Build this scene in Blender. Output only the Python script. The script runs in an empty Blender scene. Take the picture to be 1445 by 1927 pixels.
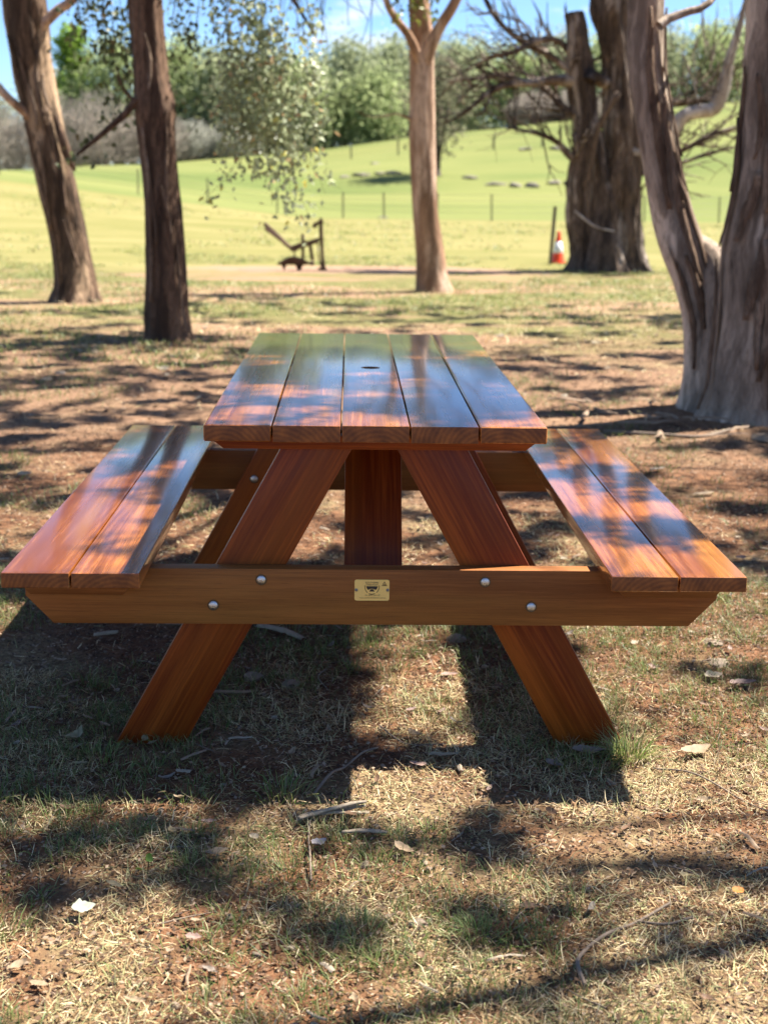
import bpy, bmesh, math, random
import numpy as np
from mathutils import Vector, Matrix

random.seed(7)
rng = np.random.default_rng(11)
scene = bpy.context.scene
COL = scene.collection

# ------------------------------------------------------------------ camera
cam_data = bpy.data.cameras.new('camera')
cam = bpy.data.objects.new('camera', cam_data)
COL.objects.link(cam)
_r = Vector((0.99963978, -0.02340985, 0.0131261))
_u = Vector((-0.00744338, 0.22806996, 0.9736163))
_w = Vector((0.02578588, 0.97336328, -0.22781355))
_m = Matrix((( _r.x, _u.x, -_w.x), (_r.y, _u.y, -_w.y), (_r.z, _u.z, -_w.z))).to_4x4()
_m.translation = Vector((-0.058, -2.9131, 1.2469))
cam.matrix_world = _m
cam_data.sensor_fit = 'VERTICAL'
cam_data.sensor_height = 36.0
cam_data.lens = 49.5
cam_data.clip_start = 0.05
cam_data.clip_end = 6000
cam_data.dof.use_dof = True
cam_data.dof.focus_distance = 2.9
cam_data.dof.aperture_fstop = 4.8
scene.camera = cam

# ------------------------------------------------------------------ sky, sun, exposure
SUN = Vector((0.56, 0.27, 1.0)).normalized()          # towards the sun
SUN_EL = math.asin(SUN.z)
SUN_AZ = math.atan2(SUN.x, SUN.y)
SKY_STRENGTH = 0.058
world = bpy.data.worlds.new('World')
scene.world = world
world.use_nodes = True
nt = world.node_tree
for n in list(nt.nodes):
    nt.nodes.remove(n)
w_out = nt.nodes.new('ShaderNodeOutputWorld')
w_bg = nt.nodes.new('ShaderNodeBackground')
w_sky = nt.nodes.new('ShaderNodeTexSky')
w_sky.sky_type = 'NISHITA'
w_sky.sun_disc = False
w_sky.sun_elevation = SUN_EL
w_sky.sun_rotation = SUN_AZ
w_sky.altitude = 900
w_sky.air_density = 0.85
w_sky.dust_density = 0.0
w_sky.ozone_density = 8.0
w_tc = nt.nodes.new('ShaderNodeTexCoord')
w_map = nt.nodes.new('ShaderNodeMapping')
w_map.inputs['Scale'].default_value = (5.0, 5.0, 16.0)
w_map.inputs['Location'].default_value = (1.3, 0.4, 2.2)
w_no = nt.nodes.new('ShaderNodeTexNoise')
w_no.inputs['Scale'].default_value = 1.6
w_no.inputs['Detail'].default_value = 9
w_no.inputs['Roughness'].default_value = 0.58
w_cr = nt.nodes.new('ShaderNodeMapRange')
w_cr.interpolation_type = 'SMOOTHSTEP'
w_cr.inputs['From Min'].default_value = 0.56
w_cr.inputs['From Max'].default_value = 0.70
w_mix = nt.nodes.new('ShaderNodeMix')
w_mix.data_type = 'RGBA'
w_mix.inputs['B'].default_value = (6.0, 6.2, 6.6, 1)
nt.links.new(w_tc.outputs['Generated'], w_map.inputs['Vector'])
nt.links.new(w_map.outputs['Vector'], w_no.inputs['Vector'])
nt.links.new(w_no.outputs['Fac'], w_cr.inputs['Value'])
nt.links.new(w_cr.outputs['Result'], w_mix.inputs['Factor'])
nt.links.new(w_sky.outputs['Color'], w_mix.inputs['A'])
nt.links.new(w_mix.outputs['Result'], w_bg.inputs['Color'])
w_bg.inputs['Strength'].default_value = SKY_STRENGTH
nt.links.new(w_bg.outputs['Background'], w_out.inputs['Surface'])

sun_data = bpy.data.lights.new('sun', 'SUN')
sun_data.energy = 4.6
sun_data.angle = math.radians(0.53)
sun_data.color = (1.0, 0.94, 0.85)
sun = bpy.data.objects.new('sun', sun_data)
COL.objects.link(sun)
sun.rotation_euler = (-SUN).to_track_quat('-Z', 'Y').to_euler()
sun.location = (8, 4, 14)

vs = scene.view_settings
vs.view_transform = 'Standard'
vs.look = 'None'
vs.gamma = 1.0
vs.use_curve_mapping = False
vs.exposure = 1.88
scene.render.engine = 'CYCLES'
scene.cycles.use_denoising = True
scene.cycles.max_bounces = 8
scene.cycles.transparent_max_bounces = 8
scene.cycles.caustics_reflective = False
scene.cycles.caustics_refractive = False


# ------------------------------------------------------------------ helpers
class G:
    """tiny node-graph builder"""
    def __init__(self, name):
        self.m = bpy.data.materials.new(name)
        self.m.use_nodes = True
        self.t = self.m.node_tree
        for n in list(self.t.nodes):
            self.t.nodes.remove(n)
        self.out = self.t.nodes.new('ShaderNodeOutputMaterial')
    def put(self, sock, v):
        if hasattr(v, 'is_output'):
            self.t.links.new(v, sock)
        elif isinstance(v, (tuple, list)) and sock.type == 'RGBA' and len(v) == 3:
            sock.default_value = (*v, 1)
        else:
            sock.default_value = v
    def node(self, typ, out=0, ins=None, **kw):
        n = self.t.nodes.new(typ)
        for k, v in kw.items():
            setattr(n, k, v)
        for k, v in (ins or {}).items():
            self.put(n.inputs[k], v)
        return n.outputs[out]
    def coord(self, which='Object'):
        return self.node('ShaderNodeTexCoord', which)
    def rand(self):
        return self.node('ShaderNodeObjectInfo', 'Random')
    def scale(self, v, s, loc=(0, 0, 0)):
        return self.node('ShaderNodeMapping', 0, {'Vector': v, 'Scale': s, 'Location': loc})
    def noise(self, v, scale=1.0, detail=4.0, rough=0.55, dist=0.0, col=False):
        return self.node('ShaderNodeTexNoise', 'Color' if col else 'Fac', {'Vector': v, 'Scale': scale, 'Detail': detail, 'Roughness': rough, 'Distortion': dist})
    def math(self, op, a, b=0.0, c=0.0):
        n = self.t.nodes.new('ShaderNodeMath'); n.operation = op
        self.put(n.inputs[0], a); self.put(n.inputs[1], b); self.put(n.inputs[2], c)
        return n.outputs[0]
    def vmath(self, op, a, b=(0, 0, 0)):
        n = self.t.nodes.new('ShaderNodeVectorMath'); n.operation = op
        self.put(n.inputs[0], a); self.put(n.inputs[1], b)
        return n.outputs['Value'] if op in ('LENGTH', 'DOT_PRODUCT', 'DISTANCE') else n.outputs[0]
    def mix(self, f, a, b, mode='MIX'):
        n = self.t.nodes.new('ShaderNodeMix'); n.data_type = 'RGBA'; n.blend_type = mode
        self.put(n.inputs['Factor'], f); self.put(n.inputs['A'], a); self.put(n.inputs['B'], b)
        return n.outputs['Result']
    def step(self, v, lo, hi, a=0.0, b=1.0):
        return self.node('ShaderNodeMapRange', 0, {'Value': v, 'From Min': lo, 'From Max': hi, 'To Min': a, 'To Max': b}, interpolation_type='SMOOTHSTEP')
    def sep(self, v):
        n = self.t.nodes.new('ShaderNodeSeparateXYZ'); self.put(n.inputs[0], v)
        return n.outputs
    def comb(self, x, y, z):
        return self.node('ShaderNodeCombineXYZ', 0, {0: x, 1: y, 2: z})
    def bump(self, h, strength=0.4, dist=0.01):
        return self.node('ShaderNodeBump', 0, {'Height': h, 'Strength': strength, 'Distance': dist})
    def bsdf(self, color, rough=0.6, normal=None, metal=0.0, spec=0.5, coat=0.0, coat_rough=0.2, **kw):
        ins = {'Base Color': color, 'Roughness': rough, 'Metallic': metal, 'Specular IOR Level': spec, 'Coat Weight': coat, 'Coat Roughness': coat_rough}
        if normal is not None:
            ins['Normal'] = normal
        ins.update(kw)
        return self.node('ShaderNodeBsdfPrincipled', 0, ins)
    def done(self, shader):
        self.t.links.new(shader, self.out.inputs['Surface'])
        return self.m


def fast_mesh(name, verts, polys, col=None, smooth=False):
    """verts (n,3); polys = list of int arrays (m,k)"""
    me = bpy.data.meshes.new(name)
    verts = np.ascontiguousarray(verts, dtype=np.float32)
    me.vertices.add(len(verts))
    me.vertices.foreach_set('co', verts.ravel())
    polys = [np.asarray(p, dtype=np.int32) for p in polys if len(p)]
    loops = np.concatenate([p.ravel() for p in polys])
    tot = np.concatenate([np.full(len(p), p.shape[1], dtype=np.int32) for p in polys])
    start = np.concatenate([[0], np.cumsum(tot)[:-1]]).astype(np.int32)
    me.loops.add(len(loops))
    me.loops.foreach_set('vertex_index', loops)
    me.polygons.add(len(tot))
    me.polygons.foreach_set('loop_start', start)
    me.polygons.foreach_set('loop_total', tot)
    if smooth:
        me.polygons.foreach_set('use_smooth', np.ones(len(tot), dtype=bool))
    me.update(calc_edges=True)
    if col is not None:
        a = me.color_attributes.new('tint', 'FLOAT_COLOR', 'POINT')
        c = np.ones((len(verts), 4), dtype=np.float32)
        c[:, :3] = col
        a.data.foreach_set('color', c.ravel())
    return me


def link(name, me, mat=None, parent=None, loc=None, rot=None):
    o = bpy.data.objects.new(name, me)
    COL.objects.link(o)
    if mat is not None and me is not None and not me.materials:
        me.materials.append(mat)
    if parent is not None:
        o.parent = parent
    if loc is not None:
        o.location = loc
    if rot is not None:
        o.rotation_euler = rot
    return o


def tag(o, label=None, cat=None, group=None, kind=None):
    if label: o['label'] = label
    if cat: o['category'] = cat
    if group: o['group'] = group
    if kind: o['kind'] = kind
    return o


def thing(name, label, cat, loc=(0, 0, 0), rotz=0.0, group=None):
    o = link(name, None, None, None, loc, (0, 0, rotz))
    return tag(o, label, cat, group)


def bm_obj(name, bm, mat, parent=None, smooth=False, loc=None, rot=None):
    me = bpy.data.meshes.new(name)
    bm.normal_update()
    bm.to_mesh(me)
    bm.free()
    if smooth:
        for p in me.polygons:
            p.use_smooth = True
    return link(name, me, mat, parent, loc, rot)


def prism_bm(profile, y0, y1):
    """profile [(x,z)] extruded along y"""
    bm = bmesh.new()
    a = [bm.verts.new((x, y0, z)) for x, z in profile]
    b = [bm.verts.new((x, y1, z)) for x, z in profile]
    bm.faces.new(a)
    bm.faces.new(b[::-1])
    n = len(a)
    for i in range(n):
        j = (i + 1) % n
        bm.faces.new((a[j], a[i], b[i], b[j]))
    bmesh.ops.recalc_face_normals(bm, faces=bm.faces)
    return bm


def bevel(bm, w, seg=2):
    bmesh.ops.bevel(bm, geom=list(bm.edges), offset=w, segments=seg, profile=0.6, affect='EDGES')
    return bm


def board_bm(length, width, thick, w=0.003, seg=2):
    """board with its long axis on local x, centred"""
    bm = bmesh.new()
    bmesh.ops.create_cube(bm, size=1.0)
    bmesh.ops.scale(bm, vec=(length, width, thick), verts=bm.verts)
    return bevel(bm, w, seg)


def fbm(x, y, scale, seed=0, octaves=4):
    x = np.asarray(x, float) * scale; y = np.asarray(y, float) * scale
    out = np.zeros(np.broadcast(x, y).shape); amp = 0.5; tot = 0
    for o in range(octaves):
        xi = np.floor(x).astype(np.int64); yi = np.floor(y).astype(np.int64)
        xf = x - xi; yf = y - yi
        def h(a, b):
            v = (a * 374761393 + b * 668265263 + (seed + o * 31) * 1442695) & 0xffffffff
            v = ((v ^ (v >> 13)) * 1274126177) & 0xffffffff
            return ((v ^ (v >> 16)) & 0xffff) / 65535.0
        u = xf * xf * (3 - 2 * xf); v = yf * yf * (3 - 2 * yf)
        a = h(xi, yi) * (1 - u) + h(xi + 1, yi) * u
        b = h(xi, yi + 1) * (1 - u) + h(xi + 1, yi + 1) * u
        out += amp * (a * (1 - v) + b * v); tot += amp
        amp *= 0.5; x = x * 2.03 + 17.1; y = y * 2.03 + 9.7
    return out / tot


def sstep(v, a, b):
    t = np.clip((np.asarray(v, float) - a) / (b - a), 0, 1)
    return t * t * (3 - 2 * t)


RIDGE_X = [-400, -60, -28, -15, -2, 5, 18, 30, 60, 400]
RIDGE_Z = [0.5, 0.8, 1.25, 2.6, 3.7, 4.75, 6.1, 7.6, 10.0, 16.0]


def ground_z(x, y):
    x = np.asarray(x, float); y = np.asarray(y, float)
    mound = np.clip((-x - 1.5) * 0.11, 0, 1.5) * sstep(y, 22, 52)
    t = sstep(y, 50, 114)
    far = np.interp(x, RIDGE_X, RIDGE_Z)
    z = mound * (1 - t) + far * t
    z += (fbm(x, y, 0.05, 5, 3) - 0.5) * 1.6 * sstep(y, 45, 90) * (1 - 0.6 * sstep(y, 95, 120))
    near = 1 - sstep(np.hypot(x, y), 25, 60)
    z += near * ((fbm(x, y, 0.9, 1, 3) - 0.5) * 0.035 + (fbm(x, y, 7.0, 2, 3) - 0.5) * 0.016) - 0.012 * near
    # flat trodden pad right under the table
    pad = (1 - sstep(np.hypot(x / 1.3, (y - 0.8) / 1.6), 0.6, 1.2))
    z = z * (1 - 0.6 * pad) - 0.008 * pad
    return z


def tube(points, segs=8, wob=0.0, flute=0.0, nfl=7, seed=0, step=None, rough=0.0, cap=True):
    """swept tube through [(x,y,z,r)], Catmull-Rom resampled; returns verts, quads"""
    P = np.array(points, float)
    if step is None:
        step = 0.25
    pts = [P[0]]
    Q = np.vstack([2 * P[0] - P[1], P, 2 * P[-1] - P[-2]])
    for i in range(1, len(Q) - 2):
        L = np.linalg.norm(Q[i + 1, :3] - Q[i, :3])
        n = max(1, int(L / step))
        for k in range(1, n + 1):
            t = k / n
            a, b, c, d = Q[i - 1], Q[i], Q[i + 1], Q[i + 2]
            pts.append(0.5 * ((2 * b) + (c - a) * t + (2 * a - 5 * b + 4 * c - d) * t * t + (3 * b - a - 3 * c + d) * t ** 3))
    pts = np.array(pts)
    pts[:, 3] = np.maximum(pts[:, 3], 0.001)
    n = len(pts)
    T = np.gradient(pts[:, :3], axis=0)
    T /= np.linalg.norm(T, axis=1)[:, None] + 1e-9
    ref = np.array([1.0, 0.0, 0.0]) if abs(T[0, 0]) < 0.8 else np.array([0.0, 1.0, 0.0])
    U = ref - T[0] * (ref @ T[0]); U /= np.linalg.norm(U)
    th = np.linspace(0, 2 * math.pi, segs, endpoint=False)
    r0 = np.random.default_rng(seed)
    ph = r0.uniform(0, 6.28, 6)
    verts = np.zeros((n, segs, 3))
    arc = np.concatenate([[0], np.cumsum(np.linalg.norm(np.diff(pts[:, :3], axis=0), axis=1))])
    for i in range(n):
        U = U - T[i] * (U @ T[i]); U /= np.linalg.norm(U) + 1e-9
        V = np.cross(T[i], U)
        rr = np.ones(segs)
        if flute:
            rr += flute * (0.6 * np.sin(nfl * th + ph[0] + 0.6 * math.sin(arc[i] * 1.3 + ph[1])) + 0.4 * np.sin((nfl * 2 + 1) * th + ph[2] + 0.9 * math.sin(arc[i] * 2.1 + ph[3])))
        if wob:
            rr += wob * (fbm(np.cos(th) * 1.6 + 20 + seed, np.sin(th) * 1.6 + arc[i] * 1.7 + 30, 1.0, seed, 3) - 0.5) * 2
        if rough:
            rr += rough * (fbm(th * segs * 0.14 + seed, np.full(segs, arc[i] * 3.0), 1.0, seed + 9, 3) - 0.5) * 2
        r = pts[i, 3] * rr
        verts[i] = pts[i, :3] + np.outer(np.cos(th) * r, U) + np.outer(np.sin(th) * r, V)
    idx = np.arange(n * segs).reshape(n, segs)
    a = idx[:-1]; b = np.roll(idx, -1, axis=1)[:-1]; c = np.roll(idx, -1, axis=1)[1:]; d = idx[1:]
    quads = np.stack([a, b, c, d], axis=-1).reshape(-1, 4)
    vv = verts.reshape(-1, 3)
    tris = np.zeros((0, 3), int)
    if cap:
        vv = np.vstack([vv, pts[-1, :3][None]])
        top = idx[-1]
        tris = np.stack([top, np.roll(top, -1), np.full(segs, len(vv) - 1)], axis=-1)
    return vv, quads, tris


class Bag:
    """collects verts and faces for one mesh"""
    def __init__(self):
        self.v = []; self.q = []; self.t = []; self.c = []; self.n = 0
    def add(self, v, q=None, t=None, c=None):
        v = np.asarray(v, float)
        self.v.append(v)
        if q is not None and len(q): self.q.append(np.asarray(q) + self.n)
        if t is not None and len(t): self.t.append(np.asarray(t) + self.n)
        if c is not None:
            c = np.asarray(c, float)
            self.c.append(np.broadcast_to(c, (len(v), 3)) if c.ndim == 1 else c)
        self.n += len(v)
        return self
    def tube(self, pts, **kw):
        return self.add(*tube(pts, **kw))
    def mesh(self, name, smooth=False):
        P = []
        if self.q: P.append(np.concatenate(self.q))
        if self.t: P.append(np.concatenate(self.t))
        col = np.concatenate(self.c) if self.c else None
        return fast_mesh(name, np.concatenate(self.v), P, col, smooth)


def leaf_arrays(pos, length, width, direction, normal, fold=0.25):
    """pointed oval leaves: 8 verts, 3 quads each"""
    pos = np.asarray(pos, float); n = len(pos)
    d = direction / (np.linalg.norm(direction, axis=1)[:, None] + 1e-9)
    s = np.cross(d, normal); s /= np.linalg.norm(s, axis=1)[:, None] + 1e-9
    m = np.cross(s, d)
    L = np.broadcast_to(length, (n,))[:, None]; W = np.broadcast_to(width, (n,))[:, None]
    base = pos
    l1 = pos + d * L * 0.3 + s * W * 0.5 + m * W * fold
    r1 = pos + d * L * 0.3 - s * W * 0.5 + m * W * fold
    c1 = pos + d * L * 0.35
    l2 = pos + d * L * 0.68 + s * W * 0.38 + m * W * (fold - 0.1)
    r2 = pos + d * L * 0.68 - s * W * 0.38 + m * W * (fold - 0.1)
    tip = pos + d * L - m * W * 0.15
    v = np.stack([base, l1, l2, tip, r2, r1, c1], axis=1).reshape(-1, 3)
    k = np.arange(n)[:, None] * 7
    q = np.concatenate([k + np.array([[0, 6, 2, 1]]), k + np.array([[0, 5, 4, 6]])])
    t = np.concatenate([k + np.array([[6, 3, 2]]), k + np.array([[6, 4, 3]])])
    return v, q, t


def rand_dirs(n, up=0.0, r=rng):
    v = r.normal(size=(n, 3)); v[:, 2] += up
    return v / (np.linalg.norm(v, axis=1)[:, None] + 1e-9)


# ------------------------------------------------------------------ materials
def wood_material(name, dark, light, ring=0.45, rough=0.36, coat=0.35, vary=0.12, bump=0.3, spec=0.42):
    g = G(name)
    co = g.coord('Object')
    rd = g.rand()
    off = g.comb(g.math('MULTIPLY', rd, 37.0), g.math('MULTIPLY', rd, 11.0), g.math('MULTIPLY', rd, 23.0))
    p = g.vmath('ADD', co, off)
    warp = g.noise(g.scale(p, (0.9, 5, 5)), 1.0, 3, 0.5, col=True)
    wv = g.sep(g.vmath('SUBTRACT', warp, (0.5, 0.5, 0.5)))
    c = g.sep(co)
    py = g.math('MULTIPLY', g.math('SUBTRACT', rd, 0.5), 0.10)
    yy = g.math('ADD', g.math('SUBTRACT', c[1], py), g.math('MULTIPLY', wv[0], 0.075))
    zz = g.math('ADD', g.math('ADD', c[2], 0.045), g.math('MULTIPLY', wv[1], 0.055))
    dist = g.vmath('LENGTH', g.comb(0.0, yy, zz))
    jit = g.noise(g.scale(p, (3, 60, 60)), 1.0, 3, 0.6)
    rings = g.math('SINE', g.math('ADD', g.math('MULTIPLY', dist, 560.0), g.math('MULTIPLY', jit, 5.5)))
    rings = g.math('MULTIPLY_ADD', rings, 0.5, 0.5)
    fib = g.noise(g.scale(p, (6, 260, 260)), 1.0, 5, 0.7)
    mid = g.noise(g.scale(p, (1.6, 34, 34)), 1.0, 4, 0.6)
    big = g.noise(g.scale(p, (0.8, 7, 7)), 1.0, 2, 0.5)
    f = g.math('ADD', g.math('MULTIPLY', rings, ring * 0.45), g.math('MULTIPLY', g.math('SUBTRACT', mid, 0.2), 0.95))
    f = g.math('ADD', f, g.math('MULTIPLY', g.math('SUBTRACT', fib, 0.5), 1.1))
    f = g.math('ADD', f, g.math('MULTIPLY', g.math('SUBTRACT', big, 0.5), 0.6))
    f = g.math('ADD', f, g.math('MULTIPLY', g.math('SUBTRACT', rd, 0.5), vary * 2))
    base = g.mix(g.step(f, 0.05, 0.95), dark, light)
    hue = g.noise(g.scale(p, (0.7, 9, 9), (5, 2, 1)), 1.0, 2, 0.5)
    base = g.mix(g.math('MULTIPLY', g.step(hue, 0.45, 0.7), 0.3), base, (light[0] * 0.95, light[1] * 1.35, light[2] * 1.2))
    pores = g.noise(g.scale(p, (22, 900, 900)), 1.0, 2, 0.5)
    pm = g.step(pores, 0.62, 0.72)
    base = g.mix(g.math('MULTIPLY', pm, 0.45), base, (dark[0] * 0.4, dark[1] * 0.4, dark[2] * 0.4))
    r2 = g.math('FRACT', g.math('MULTIPLY', rd, 7.31))
    y2 = g.math('ADD', c[1], g.math('ADD', g.math('MULTIPLY', g.math('SUBTRACT', r2, 0.5), 0.16), g.math('MULTIPLY', wv[2], 0.03)))
    z2 = g.math('ADD', c[2], g.math('ADD', g.math('MULTIPLY_ADD', r2, 0.07, 0.035), g.math('MULTIPLY', wv[0], 0.02)))
    rings2 = g.math('MULTIPLY_ADD', g.math('SINE', g.math('ADD', g.math('MULTIPLY', g.vmath('LENGTH', g.comb(0.0, y2, z2)), 620.0), g.math('MULTIPLY', jit, 4.0))), 0.5, 0.5)
    # end grain drinks more oil: darker, with plain growth rings and no varnish film
    nx = g.math('ABSOLUTE', g.sep(g.coord('Normal'))[0])
    endg = g.step(nx, 0.80, 0.95)
    er = g.mix(g.step(g.math('ADD', g.math('MULTIPLY', rings2, 0.15), g.math('MULTIPLY', mid, 0.85)), 0.15, 1.0), tuple(k * 0.55 for k in dark), (light[0] * 0.62, light[1] * 0.60, light[2] * 0.5))
    base = g.mix(endg, base, er)
    coat = g.math('MULTIPLY', g.math('SUBTRACT', 1.0, endg), coat)
    h = g.math('ADD', g.math('MULTIPLY', fib, 0.7), g.math('MULTIPLY', pm, -0.7))
    h = g.math('ADD', h, g.math('MULTIPLY', rings, 0.25))
    nb = g.bump(h, bump, 0.0012)
    rr = g.math('ADD', g.math('ADD', rough, g.math('MULTIPLY', endg, 0.3)), g.math('MULTIPLY', g.math('SUBTRACT', mid, 0.5), 0.25))
    return g.done(g.bsdf(base, rr, nb, spec=spec, coat=coat, coat_rough=0.11, **{'Coat IOR': 1.65}))


M = {}
M['top'] = wood_material('oiled_red_hardwood', (0.17, 0.042, 0.008), (0.60, 0.205, 0.044), ring=0.4, rough=0.26, coat=1.0, vary=0.30, bump=0.10, spec=0.45)
M['leg'] = wood_material('deep_red_hardwood', (0.13, 0.018, 0.0015), (0.38, 0.085, 0.009), ring=0.30, rough=0.45, coat=0.04, spec=0.25)
M['beam'] = wood_material('honey_brown_hardwood', (0.17, 0.056, 0.012), (0.37, 0.138, 0.034), ring=0.2, rough=0.55, coat=0.0, spec=0.25)


def plain(name, color, rough=0.6, metal=0.0, nscale=40.0, amount=0.25, bump=0.15, spec=0.5):
    g = G(name)
    co = g.coord('Object')
    n = g.noise(co, nscale, 5, 0.6)
    c = g.mix(n, tuple(k * (1 - amount) for k in color), tuple(min(1, k * (1 + amount)) for k in color))
    return g.done(g.bsdf(c, rough, g.bump(n, bump, 0.004), metal, spec))


M['galv'] = plain('galvanised_steel', (0.62, 0.62, 0.60), 0.38, 1.0, 220, 0.3, 0.3)
M['brass'] = plain('brushed_brass', (0.92, 0.64, 0.20), 0.42, 0.25, 300, 0.12, 0.15)
M['ink'] = plain('dark_engraving', (0.035, 0.026, 0.018), 0.6, 0.0, 60, 0.2, 0.0)
M['ink_brown'] = plain('brown_engraving_and_recess_shade', (0.10, 0.055, 0.015), 0.6, 0.0, 60, 0.2, 0.0)
M['rivet'] = plain('dull_zinc', (0.22, 0.21, 0.20), 0.5, 0.7, 200, 0.2, 0.2)
M['rust'] = plain('rusted_iron', (0.095, 0.052, 0.03), 0.8, 0.2, 18, 0.5, 0.6)
M['cone_orange'] = plain('orange_pvc', (0.85, 0.075, 0.012), 0.45, 0.0, 12, 0.12, 0.05)
M['cone_white'] = plain('white_reflective_band', (0.80, 0.80, 0.79), 0.4, 0.0, 20, 0.06, 0.02)
M['picket'] = plain('weathered_steel_picket', (0.16, 0.14, 0.10), 0.7, 0.3, 30, 0.4, 0.3)
M['wire'] = plain('fence_wire', (0.16, 0.15, 0.13), 0.5, 0.6, 30, 0.3, 0.1)
M['stone'] = plain('pale_stone', (0.22, 0.165, 0.115), 0.85, 0.0, 26, 0.4, 0.7)
M['rock'] = plain('grey_granite', (0.17, 0.15, 0.11), 0.9, 0.0, 5, 0.45, 0.8)
M['barkchip'] = plain('dry_bark', (0.24, 0.165, 0.105), 0.85, 0.0, 60, 0.5, 0.7)
M['barkgrey'] = plain('weathered_bark', (0.30, 0.24, 0.17), 0.85, 0.0, 60, 0.45, 0.7)
M['twig'] = plain('grey_twig', (0.19, 0.14, 0.10), 0.85, 0.0, 80, 0.5, 0.5)


def leaf_material(name, color, trans=0.35, rough=0.45, spec=0.5, use_tint=True, amount=0.3):
    g = G(name)
    co = g.coord('Object')
    n = g.noise(co, 30.0, 2, 0.5)
    c = g.mix(n, tuple(k * (1 - amount) for k in color), tuple(k * (1 + amount) for k in color))
    if use_tint:
        att = g.node('ShaderNodeAttribute', 'Color', attribute_name='tint')
        c = g.mix(1.0, c, att, 'MULTIPLY')
    p = g.bsdf(c, rough, None, 0, spec)
    tr = g.node('ShaderNodeBsdfTranslucent', 0, {'Color': c})
    sh = g.node('ShaderNodeMixShader', 0, {0: trans, 1: p, 2: tr})
    return g.done(sh)


M['gum_leaf'] = leaf_material('gum_leaf', (0.16, 0.175, 0.09), 0.42, 0.42, 0.5)
M['canopy_leaf'] = leaf_material('canopy_leaf', (0.10, 0.13, 0.05), 0.15, 0.5, 0.4)
M['far_leaf'] = leaf_material('far_leaf', (0.36, 0.36, 0.36), 0.6, 0.8, 0.1)
M['straw'] = leaf_material('dry_straw', (1.06, 1.04, 1.0), 0.2, 0.7, 0.25)
M['grass'] = leaf_material('green_grass', (0.62, 0.62, 0.62), 0.3, 0.5, 0.4)
M['litter'] = leaf_material('leaf_litter', (0.62, 0.62, 0.62), 0.08, 0.8, 0.25)
M['dead_leaf'] = leaf_material('dead_gum_leaf', (0.5, 0.5, 0.5), 0.12, 0.65, 0.3)


def bark_material(name, dark, mid, light, patch=0.5, vs_=16.0, bump=0.9):
    g = G(name)
    co = g.coord('Object')
    w = g.noise(co, 2.2, 3, 0.5, col=True)
    p = g.vmath('ADD', co, g.vmath('MULTIPLY', g.vmath('SUBTRACT', w, (0.5, 0.5, 0.5)), (0.16, 0.16, 0.4)))
    rib = g.noise(g.scale(p, (vs_, vs_, vs_ * 0.15)), 1.0, 8, 0.72)
    fine = g.noise(g.scale(p, (vs_ * 4, vs_ * 4, vs_ * 0.9)), 1.0, 4, 0.6)
    pat = g.noise(g.scale(p, (4.2, 4.2, 0.75), (3, 1, 7)), 1.0, 3, 0.55)
    c = g.mix(g.step(rib, 0.32, 0.62), dark, mid)
    c = g.mix(g.math('MULTIPLY', g.step(pat, 0.52 - 0.12 * (patch - 0.5), 0.60), g.step(patch + 0.0, -0.01, 1.0)), c, light)
    c = g.mix(g.math('MULTIPLY', g.step(fine, 0.45, 0.65), 0.6), c, dark)
    streak = g.noise(g.scale(p, (7.0, 7.0, 0.45), (11, 4, 2)), 1.0, 3, 0.5)
    c = g.mix(g.math('MULTIPLY', g.step(streak, 0.55, 0.63), 0.75), c, dark)
    crack = g.step(rib, 0.30, 0.40)
    c = g.mix(crack, tuple(k * 0.35 for k in dark), c)
    h = g.math('ADD', g.math('MULTIPLY', rib, 1.0), g.math('MULTIPLY', fine, 0.35))
    h = g.math('ADD', h, g.math('MULTIPLY', g.step(pat, 0.5, 0.58), -0.3))
    return g.done(g.bsdf(c, 0.85, g.bump(h, bump, 0.03), 0, 0.25))


M['bark_dark'] = bark_material('stringy_dark_bark', (0.037, 0.021, 0.013), (0.169, 0.098, 0.060), (0.350, 0.219, 0.138), 0.35)
M['bark_left'] = bark_material('peeling_brown_bark', (0.034, 0.021, 0.013), (0.184, 0.113, 0.069), (0.529, 0.362, 0.224), 0.75, 12)
M['bark_tan'] = bark_material('smooth_tan_bark', (0.183, 0.102, 0.059), (0.396, 0.232, 0.139), (0.594, 0.410, 0.290), 0.9, 7, 0.35)
M['bark_grey'] = bark_material('grey_brown_bark', (0.138, 0.101, 0.074), (0.391, 0.301, 0.228), (0.690, 0.552, 0.425), 0.75, 9, 0.5)
M['bark_old'] = bark_material('rough_old_bark', (0.032, 0.022, 0.016), (0.168, 0.115, 0.080), (0.512, 0.424, 0.344), 0.55, 9, 1.0)
M['limb_pale'] = bark_material('pale_smooth_limb', (0.22, 0.18, 0.15), (0.40, 0.34, 0.29), (0.55, 0.49, 0.43), 0.8, 6, 0.3)
M['bark_strip'] = bark_material('peeling_strip', (0.06, 0.035, 0.022), (0.20, 0.13, 0.085), (0.33, 0.24, 0.17), 0.6, 20, 0.5)


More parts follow.
